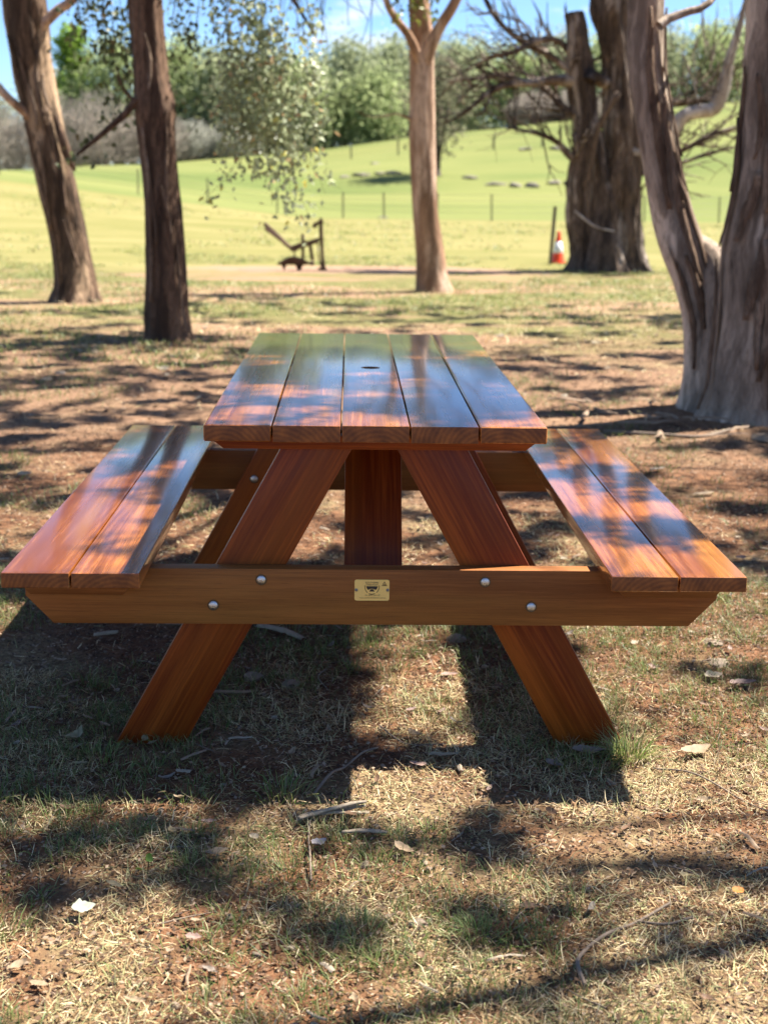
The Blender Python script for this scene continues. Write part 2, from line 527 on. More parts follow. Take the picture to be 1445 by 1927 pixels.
def ground_material():
    g = G('paddock_ground')
    co = g.coord('Object')
    s = g.sep(co)
    x, y = s[0], s[1]
    big = g.noise(co, 0.55, 4, 0.6)
    med = g.noise(co, 2.6, 5, 0.62)
    fin = g.noise(co, 24.0, 5, 0.65)
    grit = g.noise(co, 160.0, 3, 0.6)
    soil = g.mix(g.step(fin, 0.3, 0.7), (0.062, 0.028, 0.014), (0.205, 0.098, 0.048))
    soil = g.mix(g.math('MULTIPLY', g.step(grit, 0.55, 0.75), 0.5), soil, (0.30, 0.20, 0.12))
    thatch = g.mix(g.step(g.noise(co, 60.0, 4, 0.7), 0.35, 0.7), (0.13, 0.085, 0.045), (0.30, 0.225, 0.115))
    near = g.mix(g.step(g.math('ADD', g.math('MULTIPLY', med, 0.7), g.math('MULTIPLY', big, 0.5)), 0.58, 0.74), soil, thatch)
    # mid ground: sandy earth worn among short grass
    sand = g.mix(fin, (0.21, 0.125, 0.07), (0.32, 0.21, 0.125))
    gr = g.mix(g.step(g.noise(co, 9.0, 5, 0.7), 0.3, 0.7), (0.085, 0.09, 0.026), (0.19, 0.172, 0.062))
    pat = g.noise(g.scale(co, (0.33, 0.62, 1)), 1.0, 5, 0.6)
    midc = g.mix(g.step(pat, 0.43, 0.56), sand, gr)
    wob = g.math('MULTIPLY', g.math('SUBTRACT', big, 0.5), 7.0)
    yw = g.math('ADD', y, wob)
    tan = g.mix(g.step(fin, 0.3, 0.7), (0.135, 0.078, 0.045), (0.29, 0.180, 0.110))
    near = g.mix(g.math('MULTIPLY', g.step(yw, 2.2, 5.0), 0.8), near, tan)
    c = g.mix(g.step(yw, 6.0, 10.5), near, midc)
    # mown paddock
    lw = g.noise(g.scale(co, (0.22, 0.5, 1)), 1.0, 5, 0.6)
    lawn = g.mix(g.step(lw, 0.3, 0.7), (0.165, 0.155, 0.045), (0.262, 0.220, 0.088))
    lawn = g.mix(g.math('MULTIPLY', g.noise(co, 5.0, 5, 0.7), 0.5), lawn, (0.15, 0.152, 0.044))
    c = g.mix(g.step(g.math('ADD', y, g.math('MULTIPLY', wob, 0.5)), 15.5, 19.0), c, lawn)
    # bare earth ring around the old plough
    dx = g.math('MULTIPLY', g.math('SUBTRACT', x, 0.3), 0.36)
    dy = g.math('SUBTRACT', y, 18.1)
    dd = g.vmath('LENGTH', g.comb(dx, dy, 0.0))
    dd = g.math('ADD', dd, g.math('MULTIPLY', g.math('SUBTRACT', med, 0.5), 1.2))
    c = g.mix(g.step(dd, 0.7, 1.25, 1.0, 0.0), c, g.mix(fin, (0.24, 0.145, 0.09), (0.34, 0.225, 0.15)))
    # greener hill paddock beyond the fence
    hl = g.noise(g.scale(co, (0.05, 0.12, 0.1)), 1.0, 6, 0.62)
    hill = g.mix(g.step(hl, 0.3, 0.7), (0.095, 0.130, 0.030), (0.190, 0.196, 0.060))
    hill = g.mix(g.math('MULTIPLY', g.noise(co, 0.9, 6, 0.7), 0.45), hill, (0.145, 0.160, 0.052))
    edge = g.math('ADD', y, g.math('MULTIPLY', g.math('SUBTRACT', lw, 0.5), 2.0))
    c = g.mix(g.step(edge, 47.5, 49.5), c, hill)
    h = g.math('ADD', g.math('MULTIPLY', fin, 0.6), g.math('MULTIPLY', grit, 0.3))
    nb = g.bump(h, 0.7, 0.02)
    return g.done(g.bsdf(c, 0.95, nb, 0, 0.15))


M['ground'] = ground_material()


# ------------------------------------------------------------------ ground sheet
def graded(inner0, inner1, step, outer0, outer1, grow=1.16):
    a = list(np.arange(inner0, inner1 + 1e-6, step))
    s = step; v = inner1
    while v < outer1:
        s *= grow; v += s; a.append(min(v, outer1))
    s = step; v = inner0; b = []
    while v > outer0:
        s *= grow; v -= s; b.append(max(v, outer0))
    return np.array(b[::-1] + a)


gx = graded(-1.8, 1.8, 0.03, -900, 900, 1.075)
gy = graded(-1.5, 3.2, 0.03, -250, 2500, 1.03)
XX, YY = np.meshgrid(gx, gy)
ZZ = ground_z(XX, YY)
nv = np.stack([XX, YY, ZZ], -1).reshape(-1, 3)
ii = np.arange(XX.size).reshape(XX.shape)
gq = np.stack([ii[:-1, :-1], ii[:-1, 1:], ii[1:, 1:], ii[1:, :-1]], -1).reshape(-1, 4)
ground = link('ground', fast_mesh('ground', nv, [gq], smooth=True), M['ground'])
tag(ground, 'brown leaf-littered ground running out to a green paddock', None, None, 'structure')

# ------------------------------------------------------------------ picnic table
table = thing('picnic_table', 'reddish oiled hardwood picnic table with two attached bench seats', 'picnic table', (0, 0, 0))
BW, GAP, TL = 0.1415, 0.0035, 1.842
TOPZ, TT = 0.75, 0.036
for i in range(5):
    bx = -0.29 + i * (BW + GAP)
    bm = board_bm(TL + (0.002 if i % 2 else 0.0), BW, TT, 0.0022 if 0 < i < 4 else 0.005, 3)
    o = bm_obj('tabletop_board', bm, M['top'], table, True, (bx, TL / 2, TOPZ - TT / 2 - (0.0006 if i % 2 else 0.0)), (0, 0, math.pi / 2 + (math.pi if i in (1, 3) else 0)))
    if i == 2:
        o['label'] = 'centre tabletop board with a round umbrella hole'
        cyl = bmesh.new()
        bmesh.ops.create_cone(cyl, cap_ends=True, segments=40, radius1=0.026, radius2=0.026, depth=0.2)
        cut = bm_obj('cutter', cyl, None, None, False, (0.002, 0.952, TOPZ))
        md = o.modifiers.new('hole', 'BOOLEAN'); md.object = cut; md.operation = 'DIFFERENCE'; md.solver = 'EXACT'
        bpy.context.view_layer.update()
        dg = bpy.context.evaluated_depsgraph_get()
        nm = bpy.data.meshes.new_from_object(o.evaluated_get(dg))
        o.modifiers.clear(); o.data = nm
        bpy.data.objects.remove(cut)
    # flat shading on the big faces, smooth only round the arrises
    o.data.shade_smooth()
    o.data.set_sharp_from_angle(angle=math.radians(25)) if hasattr(o.data, 'set_sharp_from_angle') else None

SEATZ, ST, SL, SY0 = 0.4486, 0.033, 1.826, -0.0807
for s in (-1, 1):
    seat = link('bench_seat', None, None, table)
    seat['label'] = 'two-board bench seat on the left side' if s < 0 else 'two-board bench seat on the right side'
    inner = 0.4897 if s < 0 else 0.4960
    for k in range(2):
        cx = s * (inner + BW / 2 + k * (BW + GAP))
        o = bm_obj('seat_board', board_bm(SL, BW, ST, 0.003, 3), M['top'], seat, True, (cx, SY0 + SL / 2, SEATZ - ST / 2), (0, 0, math.pi / 2 + math.pi * k))
        o.data.set_sharp_from_angle(angle=math.radians(25))


def flat_board(name, profile, y0, y1, mat, axis, parent, w=0.0025, label=None):
    """board cut from an x-z outline, object turned so local x runs along 'axis' (the grain)"""
    bm = prism_bm(profile, y0, y1)
    bevel(bm, w, 2)
    ang = math.atan2(axis[1], axis[0])                       # in x-z plane
    c = Vector((sum(p[0] for p in profile) / len(profile), (y0 + y1) / 2, sum(p[1] for p in profile) / len(profile)))
    R = Matrix.Rotation(-ang, 4, 'Y')                        # maps local x to axis
    bm.transform(R.inverted() @ Matrix.Translation(-c))
    o = bm_obj(name, bm, mat, parent, True)
    o.matrix_local = Matrix.Translation(c) @ R
    o.data.set_sharp_from_angle(angle=math.radians(25))
    if label:
        o['label'] = label
    return o


def bolt(x, y, z, parent, facing=-1, r=0.0098):
    bm = bmesh.new()
    bmesh.ops.create_uvsphere(bm, u_segments=20, v_segments=10, radius=r)
    bmesh.ops.scale(bm, vec=(1, 1, 0.42), verts=bm.verts)
    d = bmesh.ops.create_cone(bm, cap_ends=True, segments=20, radius1=r * 1.0, radius2=r * 0.98, depth=0.003)
    o = bm_obj('bolt', bm, M['galv'], parent, True, (x, y, z), (math.radians(90), 0, 0))
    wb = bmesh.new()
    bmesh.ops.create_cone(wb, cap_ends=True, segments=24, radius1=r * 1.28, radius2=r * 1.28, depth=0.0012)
    bm_obj('bolt_recess_shade', wb, M['ink_brown'], o)  # flat dark disc standing in for the shade of a countersunk recess
    return o


def end_frame(front):
    yb0 = 0.080 if front else 1.524
    d = 1 if front else -1
    b0, b1 = sorted((yb0, yb0 + d * 0.042))
    beam = flat_board('cross_beam', [(-0.765, 0.4156), (-0.765, 0.352), (-0.705, 0.288), (0.705, 0.288), (0.765, 0.352), (0.765, 0.4156)], b0, b1, M['beam'], (1, 0), table)
    l0, l1 = sorted((yb0 + d * 0.0425, yb0 + d * 0.0845))
    for s in (-1, 1):
        flat_board('leg', [(s * 0.030, 0.7135), (s * 0.185, 0.7135), (s * 0.589, -0.022), (s * 0.432, -0.022)], l0, l1, M['leg'], (s * 0.404, -0.7355), table)
    k0, k1 = sorted((yb0, yb0 + d * 0.042))
    flat_board('top_batten', [(-0.352, 0.7135), (-0.352, 0.704), (-0.326, 0.684), (0.326, 0.684), (0.352, 0.704), (0.352, 0.7135)], k0, k1, M['leg'], (1, 0), table)
    c0, c1 = sorted((yb0 - d * 0.0005, yb0 - d * 0.0405))
    for s in (-1, 1):
        a, b = (0.505, 0.788) if s > 0 else (0.500, 0.785)
        flat_board('seat_cleat', [(s * a, 0.4150), (s * (a + 0.045), 0.366), (s * (b - 0.040), 0.366), (s * b, 0.4150)], c0, c1, M['beam'], (1, 0), table)
    out = yb0 - d * 0.0008
    for x, z in ((-0.247, 0.391), (-0.353, 0.332), (0.247, 0.389), (0.351, 0.332)):
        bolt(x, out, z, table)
    if not front:
        for x, z in ((-0.247, 0.391), (-0.353, 0.332), (0.247, 0.389), (0.351, 0.332)):
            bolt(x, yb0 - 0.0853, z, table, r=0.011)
    # sloping centre brace
    y_lo, y_hi = (0.20, 0.47) if front else (1.40, 1.13)
    L = math.hypot(y_hi - y_lo, 0.40)
    bm = board_bm(L, 0.134, 0.042, 0.003, 2)
    o = bm_obj('brace', bm, M['leg'], table, True)
    xa = Vector((0, y_hi - y_lo, 0.40)).normalized()
    ya = Vector((1, 0, 0)); za = xa.cross(ya)
    Mx = Matrix((xa, ya, za)).transposed().to_4x4()
    Mx.translation = Vector((0.002, (y_lo + y_hi) / 2, 0.495))
    o.matrix_local = Mx
    o.data.set_sharp_from_angle(angle=math.radians(25))
    return beam


beam_front = end_frame(True)
end_frame(False)

# maker's plate
PL = link('plaque', None, None, table, (-0.003, 0.0788, 0.369))
PL['label'] = 'small brass maker plate with shield emblem, phone number and web address'
bm = bmesh.new()
pw, ph_, pr = 0.0385, 0.0240, 0.005
prof = []
for cxx, czz, a0 in ((pw - pr, ph_ - pr, 0), (-pw + pr, ph_ - pr, 90), (-pw + pr, -ph_ + pr, 180), (pw - pr, -ph_ + pr, 270)):
    for k in range(6):
        a = math.radians(a0 + k * 18)
        prof.append((cxx + pr * math.cos(a), czz + pr * math.sin(a)))
bm_obj('plate', prism_bm(prof, -0.0006, 0.0010), M['brass'], PL)
for s in (-1, 1):
    rb = bmesh.new()
    bmesh.ops.create_uvsphere(rb, u_segments=14, v_segments=8, radius=0.0036)
    bmesh.ops.scale(rb, vec=(1, 1, 0.45), verts=rb.verts)
    bm_obj('rivet', rb, M['rivet'], PL, True, (s * 0.0345, -0.0012, 0.0005), (math.radians(90), 0, 0))


def flat_shape(name, polys, mat, y=-0.0011):
    bm = bmesh.new()
    for pl in polys:
        vs_l = [bm.verts.new((px, 0, pz)) for px, pz in pl]
        bm.faces.new(vs_l)
    r_ = bmesh.ops.extrude_face_region(bm, geom=list(bm.faces))
    bmesh.ops.translate(bm, vec=(0, 0.0004, 0), verts=[v for v in r_['geom'] if isinstance(v, bmesh.types.BMVert)])
    bmesh.ops.recalc_face_normals(bm, faces=bm.faces)
    return bm_obj(name, bm, mat, PL, False, (0, y, 0))


def arc_band(cx, cz, rx, rz, a0, a1, w, n=14):
    out = []
    for k in range(n):
        t0 = math.radians(a0 + (a1 - a0) * k / n); t1 = math.radians(a0 + (a1 - a0) * (k + 1) / n)
        q = []
        for t, s_ in ((t0, 0), (t1, 0), (t1, w), (t0, w)):
            q.append((cx + (rx - s_) * math.cos(t), cz + (rz - s_) * math.sin(t)))
        out.append(q)
    return out


flat_shape('emblem_ring', arc_band(0, 0.0085, 0.0165, 0.0185, 172, 232, 0.0014) + arc_band(0, 0.0085, 0.0165, 0.0185, 308, 368, 0.0014) + arc_band(0, 0.0085, 0.0165, 0.0185, 245, 295, 0.0016), M['ink_brown'])
shield = [(-0.0128, 0.0095), (0.0128, 0.0095)] + [(0.0128 * math.cos(math.radians(t)), 0.0095 - 0.0105 * math.sin(math.radians(t))) for t in (20, 40, 55)]
flat_shape('emblem_shield', [[(-0.0128, 0.0092), (-0.0118, 0.0048), (-0.0085, 0.0005), (-0.0035, 0.0032), (0.0035, 0.0032), (0.0085, 0.0005), (0.0118, 0.0048), (0.0128, 0.0092)],
                            [(-0.0060, -0.0030), (0.0060, -0.0030), (0.0030, 0.0022), (-0.0030, 0.0022)]], M['ink'])
tri = []
o_t = [(0.0215, 0.0100), (0.0335, 0.0100), (0.0275, 0.0205)]
i_t = [(0.0235, 0.0113), (0.0315, 0.0113), (0.0275, 0.0182)]
for k in range(3):
    j = (k + 1) % 3
    tri.append([o_t[k], o_t[j], i_t[j], i_t[k]])
tri.append([(0.0250, 0.0116), (0.0300, 0.0116), (0.0283, 0.0142), (0.0268, 0.0142)])
flat_shape('triangle_mark', tri, M['ink_brown'])


def lettering(text, size, x, z, mat):
    cu = bpy.data.curves.new('lettering', 'FONT')
    cu.body = text; cu.size = size; cu.align_x = 'CENTER'; cu.align_y = 'CENTER'; cu.extrude = 0.00012
    tmp = bpy.data.objects.new('lettering', cu)
    COL.objects.link(tmp)
    bpy.context.view_layer.update()
    me = bpy.data.meshes.new_from_object(tmp.evaluated_get(bpy.context.evaluated_depsgraph_get()))
    bpy.data.objects.remove(tmp)
    return link('lettering', me, mat, PL, (x, -0.0009, z), (math.radians(90), 0, 0))


lettering('SOUTHERN', 0.0056, 0.0, 0.0172, M['ink'])
lettering('TIMBERWORX', 0.0042, 0.0, 0.0123, M['ink'])
lettering('Ph. 0478 214 107', 0.0046, 0.0015, -0.0118, M['ink_brown'])
lettering('www.southerntimberworx.com.au', 0.0041, 0.0015, -0.0175, M['ink_brown'])

# ------------------------------------------------------------------ trees near the table
def tree_root(name, label, x, y, cat='tree', group=None):
    return thing(name, label, cat, (x, y, float(ground_z(x, y))), 0, group)


def local(points, root):
    b = root.location
    return [(p[0] - b.x, p[1] - b.y, p[2] - b.z, p[3]) for p in points]


def bark_strips(root, axis, zs, count, mat, seed, wmin=0.03, wmax=0.07, ang=(-2.6, -0.5)):
    """loose ribbons of peeling bark lying along the trunk (axis in world coords)"""
    r = np.random.default_rng(seed)
    A = np.array(axis, float)
    for k in range(count):
        z0 = r.uniform(*zs); L = r.uniform(0.35, 1.1); w = r.uniform(wmin, wmax); th = r.uniform(*ang)
        n = 14
        vs_l = []
        for i in range(n):
            t = i / (n - 1); z = z0 + L * (t - 0.5)
            cx = np.interp(z, A[:, 2], A[:, 0]); cy = np.interp(z, A[:, 2], A[:, 1]); rr = np.interp(z, A[:, 2], A[:, 3])
            lift = 0.012 + 0.035 * max(0, abs(t - 0.5) * 2 - 0.6) * r.uniform(0.2, 1.5)
            ww = w * (0.35 + 0.65 * math.sin(math.pi * min(1, max(0.06, t)))) * r.uniform(0.8, 1.15)
            tt = th + 0.15 * math.sin(t * 3 + k)
            for s in (-0.5, 0, 0.5):
                a = tt + s * ww / max(rr, 0.05)
                q = rr * 1.035 + lift + (0.006 if s == 0 else 0)
                vs_l.append((cx + q * math.cos(a), cy + q * math.sin(a), z))
        V = np.array(vs_l) - np.array(root.location)
        idx = np.arange(n * 3).reshape(n, 3)
        q_ = np.concatenate([np.stack([idx[:-1, j], idx[:-1, j + 1], idx[1:, j + 1], idx[1:, j]], -1) for j in (0, 1)])
        me = fast_mesh('bark_strip', V, [q_], smooth=True)
        o = link('bark_strip', me, mat, root)
        md = o.modifiers.new('thick', 'SOLIDIFY'); md.thickness = 0.004


TREES = {}

# left, leaning
t = tree_root('gum_tree', 'leaning brown gum tree with peeling bark at the far left', -2.93, 12.01)
ax1 = [(-2.92, 12.01, -0.15, 0.36), (-2.92, 12.01, 0.02, 0.27), (-2.917, 12.01, 0.20, 0.213), (-2.967, 12.01, 0.633, 0.192), (-3.063, 12.0, 1.19, 0.196), (-3.165, 12.0, 1.737, 0.185), (-3.26, 12.0, 2.274, 0.197), (-3.301, 12.0, 2.8, 0.218), (-3.33, 12.0, 3.3, 0.20), (-3.35, 12.05, 4.2, 0.16), (-3.2, 12.1, 5.4, 0.11)]
b = Bag().tube(local(ax1, t), segs=56, wob=0.13, flute=0.035, nfl=9, seed=3, step=0.05, rough=0.05)
link('trunk', b.mesh('trunk', True), M['bark_left'], t)
b = Bag()
b.tube(local([(-3.24, 11.9, 1.80, 0.05), (-3.34, 11.85, 1.90, 0.047), (-3.46, 11.8, 2.01, 0.042), (-3.60, 11.8, 2.16, 0.04), (-3.9, 11.8, 2.45, 0.03), (-4.3, 11.9, 3.2, 0.02)], t), segs=10, wob=0.15, seed=4, step=0.06)
b.tube(local([(-3.25, 11.95, 2.62, 0.07), (-3.10, 11.9, 2.75, 0.058), (-2.95, 11.9, 2.88, 0.05), (-2.80, 11.9, 2.99, 0.045), (-2.4, 12.0, 3.5, 0.03)], t), segs=10, wob=0.15, seed=5, step=0.06)
link('limb', b.mesh('limb', True), M['bark_tan'], t)
b = Bag().tube(local([(-3.03, 11.86, 1.86, 0.02), (-2.96, 11.82, 1.65, 0.045), (-2.90, 11.82, 1.45, 0.05), (-2.84, 11.84, 1.32, 0.012)], t), segs=9, wob=0.3, seed=8, step=0.04)
o = link('hanging_bark', b.mesh('hanging_bark', True), M['bark_dark'], t)
bark_strips(t, ax1, (0.5, 2.7), 9, M['bark_strip'], 21)
TREES['t1'] = (t, (-3.3, 12.05, 3.6))

# second from left
t = tree_root('gum_tree', 'straight dark stringy-barked gum tree left of the table', -1.50, 8.46)
ax2 = [(-1.50, 8.46, -0.15, 0.30), (-1.50, 8.46, 0.0, 0.20), (-1.506, 8.46, 0.16, 0.172), (-1.518, 8.46, 0.79, 0.150), (-1.544, 8.46, 1.21, 0.142), (-1.567, 8.46, 1.63, 0.147), (-1.575, 8.46, 1.80, 0.155), (-1.598, 8.46, 2.04, 0.134), (-1.621, 8.46, 2.44, 0.128), (-1.63, 8.46, 3.0, 0.12), (-1.6, 8.5, 4.2, 0.095), (-1.4, 8.6, 5.4, 0.06)]
b = Bag().tube(local(ax2, t), segs=52, wob=0.10, flute=0.04, nfl=10, seed=13, step=0.04, rough=0.06)
link('trunk', b.mesh('trunk', True), M['bark_dark'], t)
b = Bag()
b.tube(local([(-1.62, 8.42, 1.86, 0.045), (-1.70, 8.38, 1.84, 0.034), (-1.785, 8.36, 1.736, 0.030), (-1.953, 8.36, 1.594, 0.024), (-2.165, 8.36, 1.424, 0.013)], t), segs=9, wob=0.2, seed=6, step=0.04)
b.tube(local([(-1.72, 8.4, 1.83, 0.016), (-1.80, 8.36, 1.93, 0.012), (-1.84, 8.33, 2.08, 0.006)], t), segs=6, wob=0.15, seed=7, step=0.05)
b.tube(local([(-1.60, 8.46, 2.75, 0.06), (-1.30, 8.7, 2.98, 0.045), (-0.95, 8.9, 2.95, 0.032), (-0.6, 9.0, 2.75, 0.02), (-0.35, 9.05, 2.4, 0.010)], t), segs=9, wob=0.15, seed=9, step=0.06)
link('limb', b.mesh('limb', True), M['bark_dark'], t)
bark_strips(t, ax2, (0.4, 2.3), 6, M['bark_strip'], 31, 0.02, 0.045)
TREES['t2'] = (t, (-1.6, 8.5, 3.4))

# centre, smooth tan
t = tree_root('gum_tree', 'smooth tan gum tree forking high up behind the table', 0.945, 14.01)
ax3 = [(0.965, 14.01, -0.15, 0.30), (0.95, 14.01, 0.0, 0.232), (0.921, 14.01, 0.17, 0.190), (0.901, 14.01, 0.39, 0.170), (0.842, 14.01, 0.82, 0.152), (0.812, 14.01, 1.24, 0.153), (0.778, 14.01, 1.86, 0.150), (0.757, 14.01, 2.48, 0.14), (0.757, 14.03, 2.7, 0.145), (0.745, 14.06, 2.95, 0.132), (0.71, 14.1, 3.3, 0.12), (0.62, 14.2, 4.6, 0.09)]
b = Bag().tube(local(ax3, t), segs=44, wob=0.10, flute=0.012, nfl=5, seed=23, step=0.06, rough=0.02)
link('trunk', b.mesh('trunk', True), M['bark_tan'], t)
b = Bag()
b.tube(local([(0.74, 13.93, 2.55, 0.05), (0.66, 13.9, 2.75, 0.058), (0.575, 13.88, 2.90, 0.048), (0.432, 13.88, 3.07, 0.042), (0.327, 13.88, 3.27, 0.036), (0.1, 13.9, 4.0, 0.02)], t), segs=12, wob=0.12, seed=26, step=0.05)
b.tube(local([(0.79, 13.95, 2.50, 0.05), (0.84, 13.92, 2.74, 0.075), (0.939, 13.9, 2.96, 0.066), (1.131, 13.9, 3.28, 0.058), (1.4, 13.9, 3.9, 0.04)], t), segs=12, wob=0.1, seed=27, step=0.05)
b.tube(local([(0.66, 13.95, 1.95, 0.02), (0.55, 13.9, 2.0, 0.015), (0.466, 13.88, 2.02, 0.012), (0.19, 13.85, 1.98, 0.007), (0.0, 13.85, 2.05, 0.004)], t), segs=6, wob=0.1, seed=28, step=0.06)
link('limb', b.mesh('limb', True), M['bark_tan'], t)
TREES['t3'] = (t, (0.65, 14.1, 3.9))

# near right, twin trunk
t = tree_root('gum_tree', 'large twin-trunked grey-brown gum tree at the right edge', 2.15, 4.98)
ax5 = [(2.23, 4.72, -0.15, 0.50), (2.225, 4.72, 0.02, 0.37), (2.215, 4.72, 0.17, 0.315), (2.205, 4.72, 0.5, 0.268), (2.19, 4.72, 0.91, 0.245), (2.196, 4.72, 1.19, 0.216), (2.198, 4.72, 1.66, 0.200), (2.186, 4.72, 2.22, 0.196), (2.17, 4.76, 3.0, 0.18), (2.2, 4.8, 4.4, 0.13), (2.4, 4.8, 5.6, 0.08)]
b = Bag().tube(local(ax5, t), segs=72, wob=0.12, flute=0.03, nfl=7, seed=33, step=0.035, rough=0.02)
link('trunk', b.mesh('trunk', True), M['bark_grey'], t)
ax5b = [(1.96, 5.02, -0.1, 0.15), (1.935, 5.02, 0.05, 0.105), (1.925, 5.02, 0.25, 0.085), (1.905, 5.03, 0.5, 0.088), (1.86, 5.05, 0.72, 0.105), (1.795, 5.08, 0.92, 0.122), (1.748, 5.1, 1.064, 0.120), (1.712, 5.1, 1.184, 0.115), (1.653, 5.1, 1.418, 0.106), (1.595, 5.1, 1.649, 0.103), (1.546, 5.1, 1.877, 0.096), (1.524, 5.1, 2.213, 0.097), (1.50, 5.0, 3.0, 0.085), (1.3, 4.9, 4.2, 0.06)]
b = Bag().tube(local(ax5b, t), segs=52, wob=0.12, flute=0.025, nfl=6, seed=35, step=0.035, rough=0.03)
link('second_trunk', b.mesh('second_trunk', True), M['bark_grey'], t)['label'] = 'slimmer pale-sided second trunk leaning left'
b = Bag()
b.tube(local([(1.58, 4.98, 2.10, 0.03), (1.63, 5.0, 2.14, 0.026), (1.753, 5.02, 2.185, 0.022), (1.864, 5.05, 2.235, 0.02), (2.05, 5.3, 2.5, 0.012)], t), segs=8, wob=0.1, seed=37, step=0.05)
link('limb', b.mesh('limb', True), M['bark_grey'], t)
b = Bag()                                                    # buttress wood closing the crotch
b.tube(local([(2.06, 5.05, -0.1, 0.30), (2.05, 5.05, 0.1, 0.22), (2.04, 5.05, 0.4, 0.18), (2.0, 5.06, 0.70, 0.15), (1.94, 5.08, 0.86, 0.10), (1.86, 5.1, 0.95, 0.05)], t), segs=32, wob=0.22, seed=38, step=0.04, rough=0.08)
link('crotch', b.mesh('crotch', True), M['bark_grey'], t)
bark_strips(t, ax5, (0.4, 2.0), 14, M['bark_strip'], 41, 0.03, 0.08, (-3.2, -1.2))
bark_strips(t, ax5b, (0.5, 1.9), 8, M['bark_strip'], 43, 0.02, 0.05, (-2.4, -0.6))
t.location.x += 0.045; t.location.y += 0.18
TREES['t5'] = (t, (2.22, 4.96, 3.4))

# old fluted tree behind the cone
t = tree_root('old_tree', 'massive fluted old tree with bare twisted branches beside the cone', 3.8, 18.6)
b = Bag()
kw = dict(segs=56, wob=0.28, flute=0.10, nfl=7, step=0.05, rough=0.14)
b.tube(local([(3.60, 18.6, -0.2, 0.40), (3.59, 18.6, 0.1, 0.31), (3.56, 18.6, 0.35, 0.27), (3.47, 18.6, 0.8, 0.265), (3.45, 18.6, 1.7, 0.215), (3.40, 18.6, 2.26, 0.18), (3.34, 18.6, 2.7, 0.20), (3.30, 18.6, 2.95, 0.19), (3.24, 18.6, 3.35, 0.155), (3.19, 18.6, 3.66, 0.135), (3.185, 18.6, 3.70, 0.12)], t), seed=51, **kw)
b.tube(local([(4.12, 18.6, -0.2, 0.50), (4.07, 18.6, 0.1, 0.36), (4.03, 18.6, 0.35, 0.31), (3.97, 18.6, 0.8, 0.30), (3.98, 18.6, 1.5, 0.29), (3.94, 18.6, 2.27, 0.27), (3.86, 18.6, 2.96, 0.215), (3.77, 18.6, 3.43, 0.25), (3.69, 18.6, 3.9, 0.28), (3.6, 18.7, 4.8, 0.22), (3.4, 18.8, 6.0, 0.14)], t), seed=52, **kw)
b.tube(local([(3.78, 18.4, -0.2, 0.46), (3.76, 18.4, 0.12, 0.33), (3.74, 18.42, 0.5, 0.27), (3.70, 18.45, 0.95, 0.20), (3.62, 18.45, 1.5, 0.14), (3.50, 18.48, 2.0, 0.12), (3.42, 18.5, 2.4, 0.09)], t), seed=53, **kw)
b.tube(local([(4.2, 18.45, -0.2, 0.3), (4.13, 18.45, 0.2, 0.2), (4.08, 18.45, 0.9, 0.15), (4.10, 18.5, 1.7, 0.14), (4.02, 18.5, 2.4, 0.08)], t), seed=54, **kw)
b.tube(local([(3.70, 18.75, -0.2, 0.5), (3.72, 18.75, 0.5, 0.36), (3.70, 18.75, 1.3, 0.27), (3.68, 18.75, 1.75, 0.16), (3.68, 18.75, 1.95, 0.05)], t), seed=55, **kw)
link('trunk', b.mesh('trunk', True), M['bark_old'], t)

BARE = [
    [(3.25, 2.74, .10), (2.827, 2.734, .07), (2.515, 2.70, .06), (2.277, 2.79, .05), (2.12, 2.81, .045), (1.77, 2.76, .03), (1.4, 2.72, .02)],
    [(2.60, 2.70, .05), (2.242, 2.665, .05), (1.933, 2.526, .04), (1.589, 2.243, .028), (1.3, 2.1, .015)],
    [(3.28, 2.78, .06), (2.852, 3.084, .05), (2.495, 3.249, .05), (2.176, 3.48, .042), (1.951, 3.755, .036), (1.8, 4.1, .03)],
    [(3.20, 3.05, .06), (3.03, 3.22, .05), (2.867, 3.299, .042), (2.573, 3.25, .04), (2.267, 3.098, .034), (1.942, 3.019, .026), (1.496, 2.804, .014)],
    [(3.38, 2.2, .06), (3.222, 2.288, .055), (2.996, 2.436, .047), (2.831, 2.614, .042), (2.62, 2.73, .03)],
    [(3.36, 1.5, .05), (3.268, 1.604, .046), (3.021, 1.83, .04), (2.779, 1.949, .034), (2.35, 2.041, .022), (2.2, 2.05, .012)],
    [(2.385, 2.03, .02), (2.355, 2.329, .015), (2.40, 2.63, .008)],
    [(4.1, 1.55, .06), (4.538, 1.636, .05), (4.886, 1.794, .04), (5.232, 1.983, .035), (5.659, 2.126, .025)],
    [(4.1, 1.40, .05), (4.547, 1.483, .04), (4.938, 1.603, .032), (5.249, 1.723, .026), (5.68, 1.821, .018)],
    [(3.95, 2.5, .08), (4.411, 2.472, .06), (4.768, 2.439, .055), (5.12, 2.482, .035), (5.312, 2.56, .018)],
    [(3.40, 2.72, .09), (3.44, 2.83, .09), (3.60, 2.72, .09), (3.75, 2.70, .08), (3.92, 2.78, .07)],
    [(3.45, 1.3, .05), (3.49, 1.75, .05), (3.53, 2.02, .045), (3.64, 2.28, .045), (3.80, 2.56, .04)],
    [(3.35, 3.0, .04), (3.55, 3.05, .02), (3.78, 3.12, .02)],
]
r = np.random.default_rng(77)
